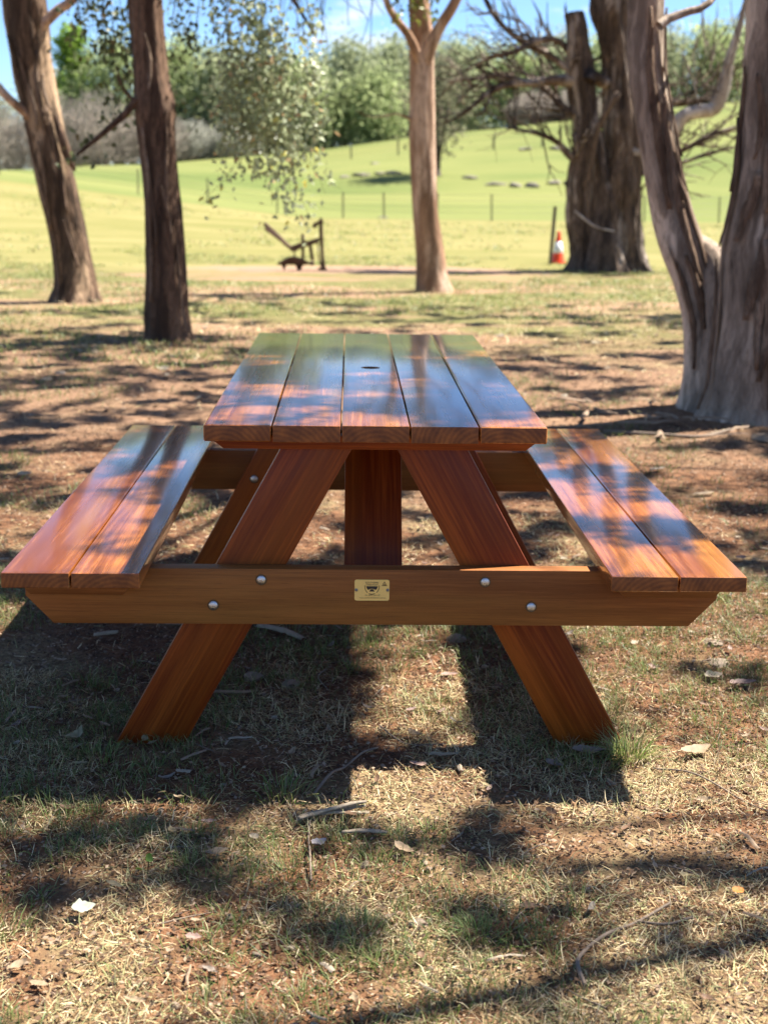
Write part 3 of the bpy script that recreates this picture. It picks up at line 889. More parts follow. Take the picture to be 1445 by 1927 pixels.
for i, br in enumerate(BARE):
    pts = [(x, 18.55 - (0.25 * k / len(br) if i % 2 else -0.3 * k / len(br)) - (0.2 if i in (10, 11) else 0), z, q) for k, (x, z, q) in enumerate(br)]
    bb = Bag().tube(local(pts, t), segs=9, wob=0.18, seed=60 + i, step=0.09)
    # side twigs
    P = np.array(pts)
    ntw = 0 if i in (10, 11, 12) else 15
    for k in range(ntw):
        j = r.integers(1, len(P)); f_ = r.uniform()
        p0 = P[j - 1] * (1 - f_) + P[j] * f_
        d = P[j, :3] - P[j - 1, :3]; d /= np.linalg.norm(d)
        d = d + r.normal(size=3) * (0.55, 0.3, 0.55) + np.array([0, 0, 0.25]); d /= np.linalg.norm(d)
        L = r.uniform(0.35, 1.0)
        q = max(0.006, min(0.02, p0[3] * 0.4))
        mid = p0[:3] + d * L * 0.5 + r.normal(size=3) * 0.05
        end = p0[:3] + d * L + r.normal(size=3) * 0.12 + np.array([0, 0, 0.08])
        bb.tube(local([(*p0[:3], q), (*mid, q * 0.75), (*end, q * 0.35)], t), segs=5, seed=int(k), step=0.12)
        for m in range(3):
            d2 = d + r.normal(size=3) * 0.6; d2 /= np.linalg.norm(d2)
            s0 = mid * (1 - m * 0.3) + end * (m * 0.3)
            e2 = s0 + d2 * L * r.uniform(0.3, 0.6)
            bb.tube(local([(*s0, q * 0.6), (*((s0 + e2) / 2 + r.normal(size=3) * 0.02), q * 0.45), (*e2, q * 0.25)], t), segs=4, seed=int(m), step=0.15)
    link('branch', bb.mesh('branch', True), M['bark_old'], t)
F = [(4.0, 1.75, .13), (4.35, 1.72, .11), (4.616, 1.93, .10), (4.78, 2.22, .105), (4.973, 2.31, .10), (5.231, 2.37, .10), (5.329, 2.673, .09), (5.374, 3.05, .07), (5.463, 3.457, .05), (5.54, 3.9, .035), (5.7, 4.6, .02)]
bb = Bag().tube(local([(x, 18.5 - 0.05 * k, z, q) for k, (x, z, q) in enumerate(F)], t), segs=16, wob=0.12, seed=81, step=0.05)
o = link('bent_limb', bb.mesh('bent_limb', True), M['limb_pale'], t)
o['label'] = 'pale smooth limb bent like an elbow'
bb = Bag()
for k in range(34):
    a = np.array([r.uniform(4.5, 5.6), 18.4 + r.uniform(-.5, .5), r.uniform(2.3, 3.2)])
    d = np.array([r.normal() * 0.4, r.normal() * 0.3, 1.0]); d /= np.linalg.norm(d)
    L = r.uniform(0.4, 1.1)
    e = a + d * L; m_ = (a + e) / 2 + r.normal(size=3) * 0.06
    bb.tube(local([(*a, .010), (*m_, .008), (*e, .004)], t), segs=4, seed=k, step=0.15)
link('twigs', bb.mesh('twigs', True), M['bark_old'], t)
ax4 = [(3.75, 18.35, 0, 0.52), (3.75, 18.4, 0.5, 0.48), (3.75, 18.45, 1.7, 0.40), (3.9, 18.5, 2.3, 0.25), (3.85, 18.5, 3.0, 0.2)]
b = Bag()                                                    # dead stick leaning on the trunk
b.tube(local([(3.22, 18.02, 0.88, 0.012), (3.40, 18.0, 0.74, 0.018), (3.55, 17.98, 0.65, 0.018), (3.80, 17.95, 0.60, 0.01)], t), segs=7, seed=3, step=0.08)
link('dead_stick', b.mesh('dead_stick', True), M['limb_pale'], t)

# two trees outside the picture that shade it
for nm, lb, x, y in (('shade_a', 'gum tree standing right of the picnic table outside the view', 5.3, 1.2), ('shade_b', 'gum tree standing behind the twin-trunked tree outside the view', 7.2, 9.2)):
    t = tree_root('gum_tree', lb, x, y)
    axx = [(x, y, -0.15, 0.33), (x, y, 0.05, 0.25), (x, y, 0.4, 0.2), (x + .1, y, 2.0, 0.17), (x, y, 3.6, 0.14), (x + .1, y, 6.0, 0.08)]
    b = Bag().tube(local(axx, t), segs=28, wob=0.1, flute=0.03, seed=90 + int(x), step=0.12, rough=0.03)
    link('trunk', b.mesh('trunk', True), M['bark_grey'], t)
    TREES[nm] = (t, (x, y, 3.6))

# ------------------------------------------------------------------ crowns above the frame, leaf clumps placed to cast chosen dapples
SXS, SYS = 0.56, 0.27                                        # shadow shift per metre of height


def shade_density(x, y):  # wanted shade over the ground; unseen leaf clumps are set to cast it
    d = np.full(x.shape, 0.64)
    d = np.where((y < -0.3) & (x > -0.15), 0.85, d)
    d = np.where(y > 1.9, 0.62, d)
    d = np.where(y > 2.6, 0.92, d)
    d = np.where((y > 5.5), 0.72, d)
    d = np.where((y > 8.0) & (y < 9.6), 0.30, d)
    d = np.where((y > 9.6) & (x < 1.5), 0.55, d)
    d = np.where((y > 11.3), 0.18, d)
    d = np.where((y > 13.0), 0.0, d)
    tab = (x > -0.80) & (x < -0.05) & (y > -0.25) & (y < 1.7)
    d = np.where(tab, 0.86, d)
    d = np.where(tab & (y < 0.7) & (x < -0.3), 0.62, d)
    lb = (x > -1.06) & (x <= -0.80) & (y > -0.3)
    d = np.where(lb & (y < 0.75), 0.06, d)
    d = np.where(lb & (y >= 0.75) & (y < 1.8), 0.60, d)
    d = np.where((x > 0.2) & (x < 0.6) & (y > -0.3) & (y < 1.7), 0.42, d)
    d = np.where((x > 0.6) & (y > -0.4) & (y < 1.6) & (x < 1.6), 0.28, d)
    return d


cr = np.random.default_rng(5)
fx, fy = np.meshgrid(np.arange(-2.6, 2.6, 0.21), np.arange(-1.7, 2.6, 0.17))
bx2, by2 = np.meshgrid(np.arange(-7.0, 5.2, 0.30), np.arange(2.6, 14, 0.25))
cxs = np.concatenate([fx.ravel(), bx2.ravel()]); cys = np.concatenate([fy.ravel(), by2.ravel()])
cxs = cxs + cr.uniform(-.15, .15, cxs.size); cys = cys + cr.uniform(-.12, .12, cys.size)
dens = shade_density(cxs, cys) * (0.30 + 1.0 * sstep(fbm(cxs * 0.8, cys * 1.5, 1.5, 44, 4), 0.38, 0.58))
hole = (cxs > 0.0) & (cxs < 1.7) & (cys > 4.0) & (cys < 5.4)  # gap kept free of clumps so sun reaches the second trunk
dens = np.where(hole, 0.0, dens)
on_top = (cxs > -0.80) & (cxs < -0.05) & (cys > -0.2) & (cys < 1.7)
dens = np.where(on_top, shade_density(cxs, cys), dens)
keep = cr.uniform(size=cxs.size) < dens
cxs, cys = cxs[keep], cys[keep]
ex = cr.uniform(-0.80, -0.06, 150); ey = cr.uniform(0.05, 1.75, 150)         # extra clumps added to shade the tabletop
ek = cr.uniform(size=150) < np.clip(0.25 + 0.55 * (ex + 0.80) / 0.74 + 0.25 * (ey - 0.3), 0, 0.85)
ex, ey = ex[ek], ey[ek]
bx_ = cr.uniform(-1.04, -0.78, 14); by_ = cr.uniform(0.85, 1.7, 14)  # more clumps added to shade the benches
rx_ = cr.uniform(0.22, 0.58, 16); ry_ = cr.uniform(-0.15, 1.7, 16)
cxs = np.concatenate([cxs, ex, bx_, rx_]); cys = np.concatenate([cys, ey, by_, ry_])
hh = cr.uniform(3.9, 6.0, cxs.size)
clump = np.stack([cxs + SXS * hh, cys + SYS * hh, hh], -1)
keys = list(TREES)
tops = np.array([TREES[k][1] for k in keys])
owner = np.argmin(((clump[:, None, :2] - tops[None, :, :2]) ** 2).sum(-1) - np.array([0, 0, 0, 6, 0, 0])[None, :], axis=1)
for ki, k in enumerate(keys):
    root, top = TREES[k]
    mine = clump[owner == ki]
    if len(mine) == 0:
        continue
    b = Bag(); lb_ = Bag()
    n_l = max(2, min(9, len(mine) // 9))
    cent = mine[cr.choice(len(mine), n_l, replace=False)]
    for it in range(6):
        a = np.argmin(((mine[:, None] - cent[None]) ** 2).sum(-1), axis=1)
        cent = np.array([mine[a == j].mean(0) if (a == j).any() else cent[j] for j in range(n_l)])
    top = np.array(top)
    for j in range(n_l):
        midp = top * 0.45 + cent[j] * 0.55 + np.array([0, 0, 0.35])
        end = cent[j] + np.array([0, 0, 0.05])
        L = np.linalg.norm(end - top)
        r0 = min(0.042, 0.014 + 0.007 * L)
        lb_.tube(local([(*top, r0), (*((top + midp) / 2 + cr.normal(size=3) * 0.1), r0 * 0.8), (*midp, r0 * 0.6), (*end, r0 * 0.3)], root), segs=8, wob=0.1, seed=j, step=0.2)
        todo = list(mine[a == j]); have = [end, midp]
        while todo:                                          # each clump hangs off the nearest twig already there
            D = np.linalg.norm(np.array(todo)[:, None] - np.array(have)[None], axis=2)
            ti, hi_ = np.unravel_index(np.argmin(D), D.shape)
            c = todo.pop(ti); s = have[hi_]; have.append(c)
            m_ = (s + c) / 2 + cr.normal(size=3) * 0.05
            lb_.tube(local([(*s, 0.0075), (*m_, 0.006), (*c, 0.003)], root), segs=5, seed=j, step=0.25)
    for c in mine:
        fine = c[1] - SYS * c[2] < 2.6
        n = int(cr.integers(30, 75) if fine else cr.integers(100, 190)); R_ = cr.uniform(0.05, 0.125) if fine else cr.uniform(0.07, 0.19)
        el = rand_dirs(1, 0, cr)[0] * R_ * cr.uniform(0.5, 2.0)
        p = c + rand_dirs(n, 0, cr) * cr.uniform(0, 1, (n, 1)) ** 0.5 * np.array([R_, R_, R_ * 0.55]) * 0.85 + el[None] * cr.uniform(-1, 1, (n, 1))
        d = rand_dirs(n, -0.7, cr)
        v, q, tt = leaf_arrays(p - np.array(root.location), cr.uniform(0.06, 0.11, n), cr.uniform(0.02, 0.038, n), d, rand_dirs(n, 0.6, cr))
        tint = np.repeat(cr.uniform(0.7, 1.3, (n, 1)) * np.array([[1, 1, 1]]), 7, axis=0)
        b.add(v, q, tt, tint)
    link('limb', lb_.mesh('limb', True), M['bark_grey'], root)
    link('crown', b.mesh('crown'), M['canopy_leaf'], root)

# ------------------------------------------------------------------ visible drooping sprays
def spray(root, strands, n_per_m, seed, lmin=0.04, lmax=0.065, tint=(1.15, 1.15, 1.15), spread=0.05, twig_r=0.004):
    r = np.random.default_rng(seed)
    b = Bag(); tw = Bag()
    for st in strands:
        P = np.array(st, float)
        tw.tube(local([(*p, twig_r * (1 - 0.6 * i / len(P))) for i, p in enumerate(P)], root), segs=4, seed=seed, step=0.12)
        seg = np.linalg.norm(np.diff(P, axis=0), axis=1)
        cum = np.concatenate([[0], np.cumsum(seg)])
        n = max(3, int(cum[-1] * n_per_m))
        u = r.uniform(0.05, 1, n) * cum[-1]
        p = np.stack([np.interp(u, cum, P[:, k]) for k in range(3)], -1) + r.normal(size=(n, 3)) * spread
        d = rand_dirs(n, -0.9, r)
        v, q, tt = leaf_arrays(p - np.array(root.location), r.uniform(lmin, lmax, n), r.uniform(lmin * 0.55, lmax * 0.62, n), d, rand_dirs(n, 0.2, r), 0.15)
        base = np.array(tint)[None, :] * r.uniform(0.55, 1.5, (n, 1))
        odd = r.uniform(size=(n, 1))
        base = np.where(odd > 0.975, base * np.array([[1.5, 1.2, 0.5]]), base)
        base = np.where((odd > 0.91) & (odd <= 0.95), base * np.array([[1.7, 1.0, 0.9]]), base)
        b.add(v, q, tt, np.repeat(base, 7, axis=0))
    fo = link('drooping_foliage', b.mesh('drooping_foliage'), M['gum_leaf'], root)
    fo['kind'] = 'stuff'
    link('twigs', tw.mesh('twigs', True), M['bark_dark'], fo)['kind'] = 'stuff'


r = np.random.default_rng(15)
t2 = TREES['t2'][0]
strands = []
for k in range(46):
    x0 = r.uniform(-1.18, -0.34); y0 = 9.0 + r.uniform(-0.35, 0.35)
    z0 = r.uniform(2.0, 2.75)
    zl = np.interp(x0, [-1.2, -1.0, -0.8, -0.55, -0.34], [1.75, 1.45, 1.35, 1.2, 1.45]) + r.uniform(-0.12, 0.35)
    drift = r.uniform(-0.10, 0.14)
    strands.append([(x0, y0, z0), (x0 + drift * 0.6, y0 + r.uniform(-.1, .1), (z0 + zl) / 2 + 0.1), (x0 + drift, y0 + r.uniform(-.1, .1), zl)])
strands += [[(-0.95, 8.95, 1.45), (-1.08, 8.9, 1.25), (-1.22, 8.9, 1.12), (-1.27, 8.9, 1.04)],
            [(-0.75, 9.0, 1.5), (-0.70, 9.0, 1.25), (-0.70, 9.0, 1.05)],
            [(-0.62, 9.0, 1.4), (-0.58, 9.0, 1.15), (-0.50, 9.0, 0.98), (-0.40, 9.0, 0.86)],
            [(-0.55, 9.0, 1.35), (-0.45, 9.0, 1.08), (-0.36, 9.0, 0.92)],
            [(-0.45, 9.0, 1.5), (-0.30, 9.0, 1.25), (-0.26, 9.0, 1.15)]]
spray(t2, strands, 62, 61, 0.045, 0.072, tint=(2.3, 2.35, 2.7), spread=0.065, twig_r=0.002)
strands = []
for k in range(15):
    x0 = r.uniform(-1.5, -0.72); zt = r.uniform(2.5, 2.95)
    zl = np.interp(x0, [-1.5, -1.1, -0.72], [1.95, 2.1, 2.35]) + r.uniform(0, 0.25)
    strands.append([(x0, 8.8, zt), (x0 + r.uniform(-.08, .08), 8.75, (zt + zl) / 2), (x0 + r.uniform(-.12, .12), 8.75, zl)])
strands += [[(-1.44, 8.5, 1.95), (-1.38, 8.5, 1.85), (-1.30, 8.5, 1.80)], [(-1.36, 8.5, 1.55), (-1.28, 8.5, 1.65), (-1.22, 8.5, 1.72)]]
spray(t2, strands, 42, 62, tint=(0.8, 0.85, 0.7), spread=0.07, twig_r=0.003)
strands = []
for k in range(24):
    x0 = r.uniform(-2.35, -1.82); zt = r.uniform(2.4, 2.9); zl = r.uniform(1.62, 2.35) if x0 > -2.15 else r.uniform(2.2, 2.6)
    strands.append([(x0, 9.2, zt), (x0 + r.uniform(-.06, .06), 9.2, (zt + zl) / 2), (x0 + r.uniform(-.1, .1), 9.2, zl)])
strands += [[(-1.80, 8.36, 1.73), (-1.98, 8.34, 1.56), (-2.16, 8.34, 1.43), (-2.26, 8.34, 1.40)], [(-1.86, 8.36, 1.66), (-2.05, 8.36, 1.52), (-2.2, 8.36, 1.45)]]
spray(t2, strands, 38, 63, 0.045, 0.075, tint=(0.7, 0.75, 0.6), spread=0.07, twig_r=0.003)
t3 = TREES['t3'][0]
strands = []
for k in range(14):
    x0 = r.uniform(0.38, 0.98); zl = r.uniform(2.95, 3.25)
    strands.append([(x0, 13.7, 3.6), (x0 + r.uniform(-.1, .1), 13.68, 3.35), (x0 + r.uniform(-.1, .1), 13.66, zl)])
spray(t3, strands, 22, 64, 0.05, 0.08, tint=(1.5, 1.6, 0.6))
strands = []
for k in range(22):
    x0 = r.uniform(-1.1, 0.35); zl = r.uniform(2.62, 3.15)
    strands.append([(x0, 13.8, 3.7), (x0 + r.uniform(-.1, .1), 13.8, 3.3), (x0 + r.uniform(-.2, .2), 13.8, zl)])
spray(t3, strands, 3, 65, 0.04, 0.06, tint=(0.8, 0.85, 0.7), twig_r=0.006)

# ------------------------------------------------------------------ plough, cone, picket, fences
gz = float(ground_z(-0.75, 17.9))
pl = thing('plough', 'old rusted horse plough standing on bare earth', 'plough', (-0.75, 17.9, gz))


def bar(name, pts, rad, parent, mat, segs=8, step=0.05):
    b = Bag().tube([(x, y, z, rad if not isinstance(rad, (list, tuple)) else rad[i]) for i, (x, y, z) in enumerate(pts)], segs=segs, step=step, wob=0.06, seed=len(pts))
    return link(name, b.mesh(name, True), mat, parent)


X0 = 0.75
bar('handle', [(-1.30 + X0, 0.12, 0.66), (-1.10 + X0, 0.08, 0.49), (-0.94 + X0, 0.02, 0.34), (-0.84 + X0, 0, 0.31)], 0.028, pl, M['rust'])
bar('handle', [(-1.27 + X0, -0.25, 0.60), (-1.08 + X0, -0.18, 0.46), (-0.92 + X0, -0.04, 0.33), (-0.84 + X0, -0.02, 0.31)], 0.020, pl, M['rust'])
bm = prism_bm([(-0.93 + X0, 0.29), (-0.86 + X0, 0.26), (-0.78 + X0, 0.31), (-0.51 + X0, 0.40), (-0.50 + X0, 0.46), (-0.53 + X0, 0.465), (-0.66 + X0, 0.42), (-0.74 + X0, 0.43), (-0.76 + X0, 0.40), (-0.92 + X0, 0.345)], -0.045, 0.045)
bm_obj('main_beam', bevel(bm, 0.008), M['rust'], pl)
bar('upright', [(-0.475 + X0, 0, 0.75), (-0.472 + X0, 0, 0.55), (-0.455 + X0, 0, 0.25), (-0.43 + X0, 0, 0.0)], [0.022, 0.03, 0.024, 0.034], pl, M['rust'])
bm = prism_bm([(-0.60 + X0, 0.62), (-0.55 + X0, 0.60), (-0.52 + X0, 0.655), (-0.45 + X0, 0.65), (-0.435 + X0, 0.71), (-0.47 + X0, 0.735), (-0.53 + X0, 0.70), (-0.59 + X0, 0.675)], -0.03, 0.03)
bm_obj('depth_lever', bevel(bm, 0.006), M['rust'], pl)
bar('link_rod', [(-0.54 + X0, 0, 0.445), (-0.46 + X0, 0, 0.47)], 0.016, pl, M['rust'])
bar('brace_rod', [(-0.74 + X0, 0.02, 0.52), (-0.735 + X0, 0.01, 0.32), (-0.735 + X0, 0, 0.15)], 0.022, pl, M['rust'])
bar('brace_rod', [(-0.63 + X0, 0, 0.36), (-0.615 + X0, 0, 0.26), (-0.595 + X0, 0, 0.15)], 0.025, pl, M['rust'])
bar('brace_rod', [(-0.52 + X0, 0.03, 0.42), (-0.50 + X0, 0.02, 0.15), (-0.47 + X0, 0, 0.06)], 0.010, pl, M['rust'])
bar('brace_rod', [(-0.86 + X0, -0.03, 0.30), (-0.86 + X0, -0.03, 0.15)], 0.010, pl, M['rust'])
# curved mouldboard with two points
b = Bag()
n, m_ = 14, 7
vv = []
for i in range(n):
    u = i / (n - 1)
    xx = -1.09 + 0.52 * u + X0
    ztop = 0.075 + 0.12 * math.sin(math.pi * min(1, u * 1.15)) ** 0.8
    zbot = (-0.01 if (0.12 < u < 0.22 or 0.5 < u < 0.66) else 0.075) if u < 0.7 else 0.06 + 0.06 * (u - 0.7) / 0.3
    for j in range(m_):
        w_ = j / (m_ - 1)
        vv.append((xx, -0.10 * math.sin(w_ * 1.5) + 0.06 * u, zbot + (ztop - zbot) * w_))
idx = np.arange(n * m_).reshape(n, m_)
b.add(vv, np.stack([idx[:-1, :-1], idx[1:, :-1], idx[1:, 1:], idx[:-1, 1:]], -1).reshape(-1, 4))
o = link('mouldboard', b.mesh('mouldboard', True), M['rust'], pl)
md = o.modifiers.new('t', 'SOLIDIFY'); md.thickness = 0.03
bm = prism_bm([(-0.50 + X0, 0.0), (-0.38 + X0, 0.0), (-0.40 + X0, 0.04), (-0.42 + X0, 0.09), (-0.46 + X0, 0.09), (-0.47 + X0, 0.045), (-0.52 + X0, 0.04)], -0.04, 0.04)
bm_obj('foot', bevel(bm, 0.006), M['rust'], pl)

gz = float(ground_z(3.385, 20.42))
cn = thing('traffic_cone', 'orange traffic cone with a white band beside the old tree', 'traffic cone', (3.35, 20.42, gz))


def lathe(name, prof, mat, parent, segs=32, label=None):
    th = np.linspace(0, 2 * math.pi, segs, endpoint=False)
    v = np.array([[(r_ * math.cos(a), r_ * math.sin(a), z_) for a in th] for r_, z_ in prof]).reshape(-1, 3)
    idx = np.arange(len(v)).reshape(len(prof), segs)
    a = idx[:-1]; b_ = np.roll(idx, -1, 1)[:-1]; c = np.roll(idx, -1, 1)[1:]; d = idx[1:]
    return link(name, fast_mesh(name, v, [np.stack([a, b_, c, d], -1).reshape(-1, 4)], smooth=True), mat, parent)


bm = bmesh.new(); bmesh.ops.create_cube(bm, size=1); bmesh.ops.scale(bm, vec=(0.25, 0.25, 0.025), verts=bm.verts)
bm_obj('base', bevel(bm, 0.008), M['cone_orange'], cn, False, (0, 0, 0.013))
lathe('body', [(0.110, 0.024), (0.105, 0.035), (0.026, 0.50), (0.020, 0.515), (0.001, 0.516)], M['cone_orange'], cn)
lathe('band', [(0.0845, 0.165), (0.0850, 0.166), (0.0530, 0.345), (0.0520, 0.345)], M['cone_white'], cn)


def picket(name, h, parent=None, loc=(0, 0, 0), lean=0.0, w=0.03):
    """Y-section steel star picket"""
    bm = bmesh.new()
    for k in range(3):
        a = k * 2 * math.pi / 3 + 0.5
        d = Vector((math.cos(a), math.sin(a), 0)); s = Vector((-d.y, d.x, 0)) * (w * 0.1)
        vs_l = [(-s), (s), (d * w * 0.6 + s), (d * w * 0.6 - s)]
        lo = [bm.verts.new((p.x, p.y, -0.1)) for p in vs_l]; hi = [bm.verts.new((p.x, p.y, h)) for p in vs_l]
        bm.faces.new(lo[::-1]); bm.faces.new(hi)
        for i in range(4):
            j = (i + 1) % 4
            bm.faces.new((lo[i], lo[j], hi[j], hi[i]))
    return bm_obj(name, bm, M['picket'], parent, False, loc, (0, lean, 0))


o = picket('star_picket', 0.92, None, (3.18, 20.1, float(ground_z(3.18, 20.1))), math.radians(3), 0.05)
tag(o, 'dark leaning steel star picket next to the traffic cone', 'fence post')


def fence(label, pts, h, n_wire, w):
    root = thing('wire_fence', label, 'fence', (pts[0][0], pts[0][1], float(ground_z(*pts[0]))))
    b0 = root.location
    W3 = []
    for x, y in pts:
        z = float(ground_z(x, y))
        p = picket('post', h, root, (x - b0.x, y - b0.y, z - b0.z), random.uniform(-0.03, 0.03), w)
        W3.append((x - b0.x, y - b0.y, z - b0.z))
    for k in range(n_wire):
        b = Bag().tube([(x, y, z + h * (0.3 + 0.65 * k / max(1, n_wire - 1)), 0.004) for x, y, z in W3], segs=4, step=3.0)
        link('wire', b.mesh('wire'), M['wire'], root)
    return root


fence('wire fence of dark pickets along the foot of the hill', [(-13.5, 53), (-10.8, 52.3), (-8.0, 51.5), (-5.3, 50.6), (-2.7, 49.6), (-0.3, 48.6), (1.15, 48), (3.0, 47.4), (4.87, 47), (7.6, 47.6), (10.4, 48), (13.2, 48.5), (16, 49)], 0.92, 4, 0.045)
fence('faint wire fence of small posts higher up the hillside', [(-3, 92), (0, 91), (3, 90), (6, 89.5), (9, 89), (12, 88.5), (15, 88), (18, 87.5), (22, 87)], 1.0, 3, 0.09)


# rocks on the hillside
def rock_mesh(name, seed, sx, sy, sz):
    bm = bmesh.new()
    bmesh.ops.create_icosphere(bm, subdivisions=3, radius=1.0)
    r = np.random.default_rng(seed)
    ax = r.normal(size=(9, 3)); ax /= np.linalg.norm(ax, axis=1)[:, None]
    for v in bm.verts:
        p = np.array(v.co)
        k = 1.0
        for a in ax:
            dd = p @ a
            if dd > 0.62: k = min(k, 0.62 / dd * 1.0 + 0.05)
        k *= 1 + 0.08 * (float(fbm(p[0] * 2 + seed, p[1] * 2 + p[2] * 1.7, 1.0, seed, 3)) - 0.5) * 2
        v.co = Vector((p[0] * k * sx, p[1] * k * sy, p[2] * k * sz))
    me = bpy.data.meshes.new(name); bm.to_mesh(me); bm.free()
    return me


ROCKS = [(0.6, 76, .9, .3), (1.6, 76.4, .7, .24), (2.3, 76.2, .8, .3), (-0.3, 75.6, .5, .2), (6.2, 73, .8, .24), (7.3, 70, .9, .3), (8.2, 69.5, .8, .34), (9.0, 69, .6, .4), (10.3, 70, .7, .3), (11.2, 69.6, 1.0, .42), (12.0, 69.8, .8, .36), (1.4, 84, .7, .2), (4.0, 85, .7, .25), (11, 88, 1.0, .3), (13, 87, 1.2, .35), (1.2, 50, .35, .14)]
for i, (x, y, s, h) in enumerate(ROCKS):
    o = link('rock', rock_mesh('rock', i + 3, s * 0.75, s * 0.5, h * 0.55), M['rock'], None, (x, y, float(ground_z(x, y)) + h * 0.05), (0, 0, i * 1.3))
    tag(o, '%s grey rock on the green hillside %s' % ('broad' if s > 0.85 else 'small' if s < 0.6 else 'low', 'by the fence' if y < 55 else ('high up left of the tan trunk' if x < 5 else 'high up right of the tan trunk') if y > 80 else 'left of the tan trunk' if x < 3.5 else 'just right of the tan trunk' if x < 8 else 'below the bare branches'), 'rock', 'rocks on the hillside')

# ------------------------------------------------------------------ far trees
def far_tree(name, label, x, y, height, rad, tint, n, seed, card=0.3, low=0.06, lobes=9, shape=1.0, trunk=True, lean=0.0, group='trees beyond the paddock', spread=0.16, up=0.1):
    z = float(ground_z(x, y))
    root = thing(name, label, 'tree', (x, y, z), 0, group)
    r = np.random.default_rng(seed)
    b = Bag(); lm = Bag()
    lc = []
    for k in range(lobes):
        u = (k + 0.5) / lobes
        zz = height * (low + (0.93 - low) * u)
        prof = math.sin(math.pi * min(0.97, 0.20 + 0.78 * u)) ** shape
        a = r.uniform(0, 6.28); q = rad * prof * r.uniform(0.25, 0.62)
        lc.append((lean * zz + q * math.cos(a), q * math.sin(a), zz, rad * (0.30 + 0.32 * prof)))
    for (lx, ly, lz, lr) in lc:
        m = n // lobes
        d = rand_dirs(m, 0.15, r)
        p = np.array([lx, ly, lz]) + d * (lr * (r.uniform(0, 1, (m, 1)) ** 0.5)) * np.array([[1, 1, 1.0]]) + r.normal(size=(m, 3)) * spread * lr
        p[:, 2] = np.maximum(p[:, 2], 0.05)
        s1 = rand_dirs(m, up, r); s2 = np.cross(s1, rand_dirs(m, 0, r)); s2 /= np.linalg.norm(s2, axis=1)[:, None] + 1e-9
        cs = card * r.uniform(0.5, 1.25, (m, 1))
        v = np.stack([p - s1 * cs, p + s2 * cs * 0.45, p + s1 * cs, p - s2 * cs * 0.45], 1).reshape(-1, 3)
        q_ = np.arange(m * 4).reshape(m, 4)
        tc = np.array(tint)[None, :] * r.uniform(0.75, 1.25) * r.uniform(0.8, 1.2, (m, 1))
        b.add(v, q_, None, np.repeat(tc, 4, axis=0))
        lm.tube([(lean * height * 0.2 * 0, 0, height * 0.04, 0.10), (lx * 0.45, ly * 0.45, lz * 0.55, 0.07), (lx, ly, lz, 0.03)], segs=5, step=1.2, seed=seed)
    if trunk:
        lm.tube([(0, 0, -0.3, 0.3), (0, 0, 0.3, 0.2), (lean * height * 0.3, 0, height * 0.35, 0.15), (lean * height * 0.7, 0, height * 0.7, 0.07)], segs=8, step=0.8, seed=seed)
    link('trunk', lm.mesh('trunk', True), M['bark_old'], root)
    link('crown', b.mesh('crown'), M['far_leaf'], root)
    return root


WIL = (1.00, 1.16, 0.56)
PAL = (0.88, 0.98, 0.58)
GRY = (0.92, 0.94, 0.70)
def fz(x, y): return float(ground_z(x, y))
far_tree('green_conifer', 'bright green pointed tree between the two left trunks', -23.6, 121, 12.4, 3.0, (0.55, 0.85, 0.15), 3600, 301, 0.32, shape=0.75)
specs = [
    (-19.6, 119, 10.0, 3.6, WIL, 'pale willow just left of the stringy-barked gum', 302),
    (-14.2, 119, 9.4, 3.6, WIL, 'tall pale willow just right of the stringy-barked gum', 303),
    (-10.8, 117, 8.2, 3.2, PAL, 'pale willow directly behind the drooping gum leaves', 304),
    (-7.2, 122, 7.6, 3.4, GRY, 'greyish willow right behind the edge of the drooping leaves', 305),
    (-4.6, 117, 6.6, 3.0, WIL, 'rounded pale willow at the left end of the hill crest', 306),
    (-0.4, 121, 8.4, 3.4, PAL, 'tall pale willow in the middle of the hill crest', 307),
    (2.0, 118, 5.2, 2.8, WIL, 'low rounded willow left of the tan trunk', 308),
    (3.2, 126, 8.6, 3.2, PAL, 'pale willow half behind the tan trunk', 309),
    (9.2, 124, 7.2, 3.4, PAL, 'pale willow to the right of the olive gum', 310),
    (14.2, 123, 6.0, 3.3, WIL, 'pale willow seen through the bare branches', 311),
    (18.2, 124, 6.2, 3.3, PAL, 'pale willow left of the old fluted tree', 312),
    (22.5, 126, 6.6, 3.5, WIL, 'pale willow behind the forked top of the old tree', 313),
    (26.8, 125, 6.0, 3.6, PAL, 'pale willow seen above the bent pale limb', 314),
    (31.0, 125, 6.4, 3.6, WIL, 'pale willow left of the right-hand trunk', 315),
    (36.0, 128, 7.0, 3.8, PAL, 'pale willow hidden behind the right-hand trunk', 316),
    (-25.5, 130, 8.0, 3.8, GRY, 'greyish tree behind the leaning gum', 317),
    (-32.0, 126, 7.0, 3.8, GRY, 'greyish tree at the far left edge', 318),
]
specs += [
    (-28.0, 140, 9.5, 4.2, GRY, 'grey-green back-row tree left of the bright green tree', 331),
    (-17.5, 138, 9.6, 4.2, PAL, 'grey-green back-row tree between the willows left of the drooping leaves', 332),
    (-9.6, 140, 9.2, 4.2, GRY, 'grey-green back-row tree above the drooping leaves', 333),
    (-3.0, 142, 9.0, 4.2, PAL, 'grey-green back-row tree between the skyline pine and the tan trunk', 334),
    (7.0, 142, 9.2, 4.4, GRY, 'grey-green back-row tree above the olive gum', 335),
    (12.0, 140, 8.6, 4.2, PAL, 'grey-green back-row tree between the bare branches', 336),
    (20.5, 142, 8.6, 4.4, GRY, 'grey-green back-row tree left of the broken stub', 337),
    (29.0, 142, 8.8, 4.4, GRY, 'grey-green back-row tree above the bent pale limb', 338),
]
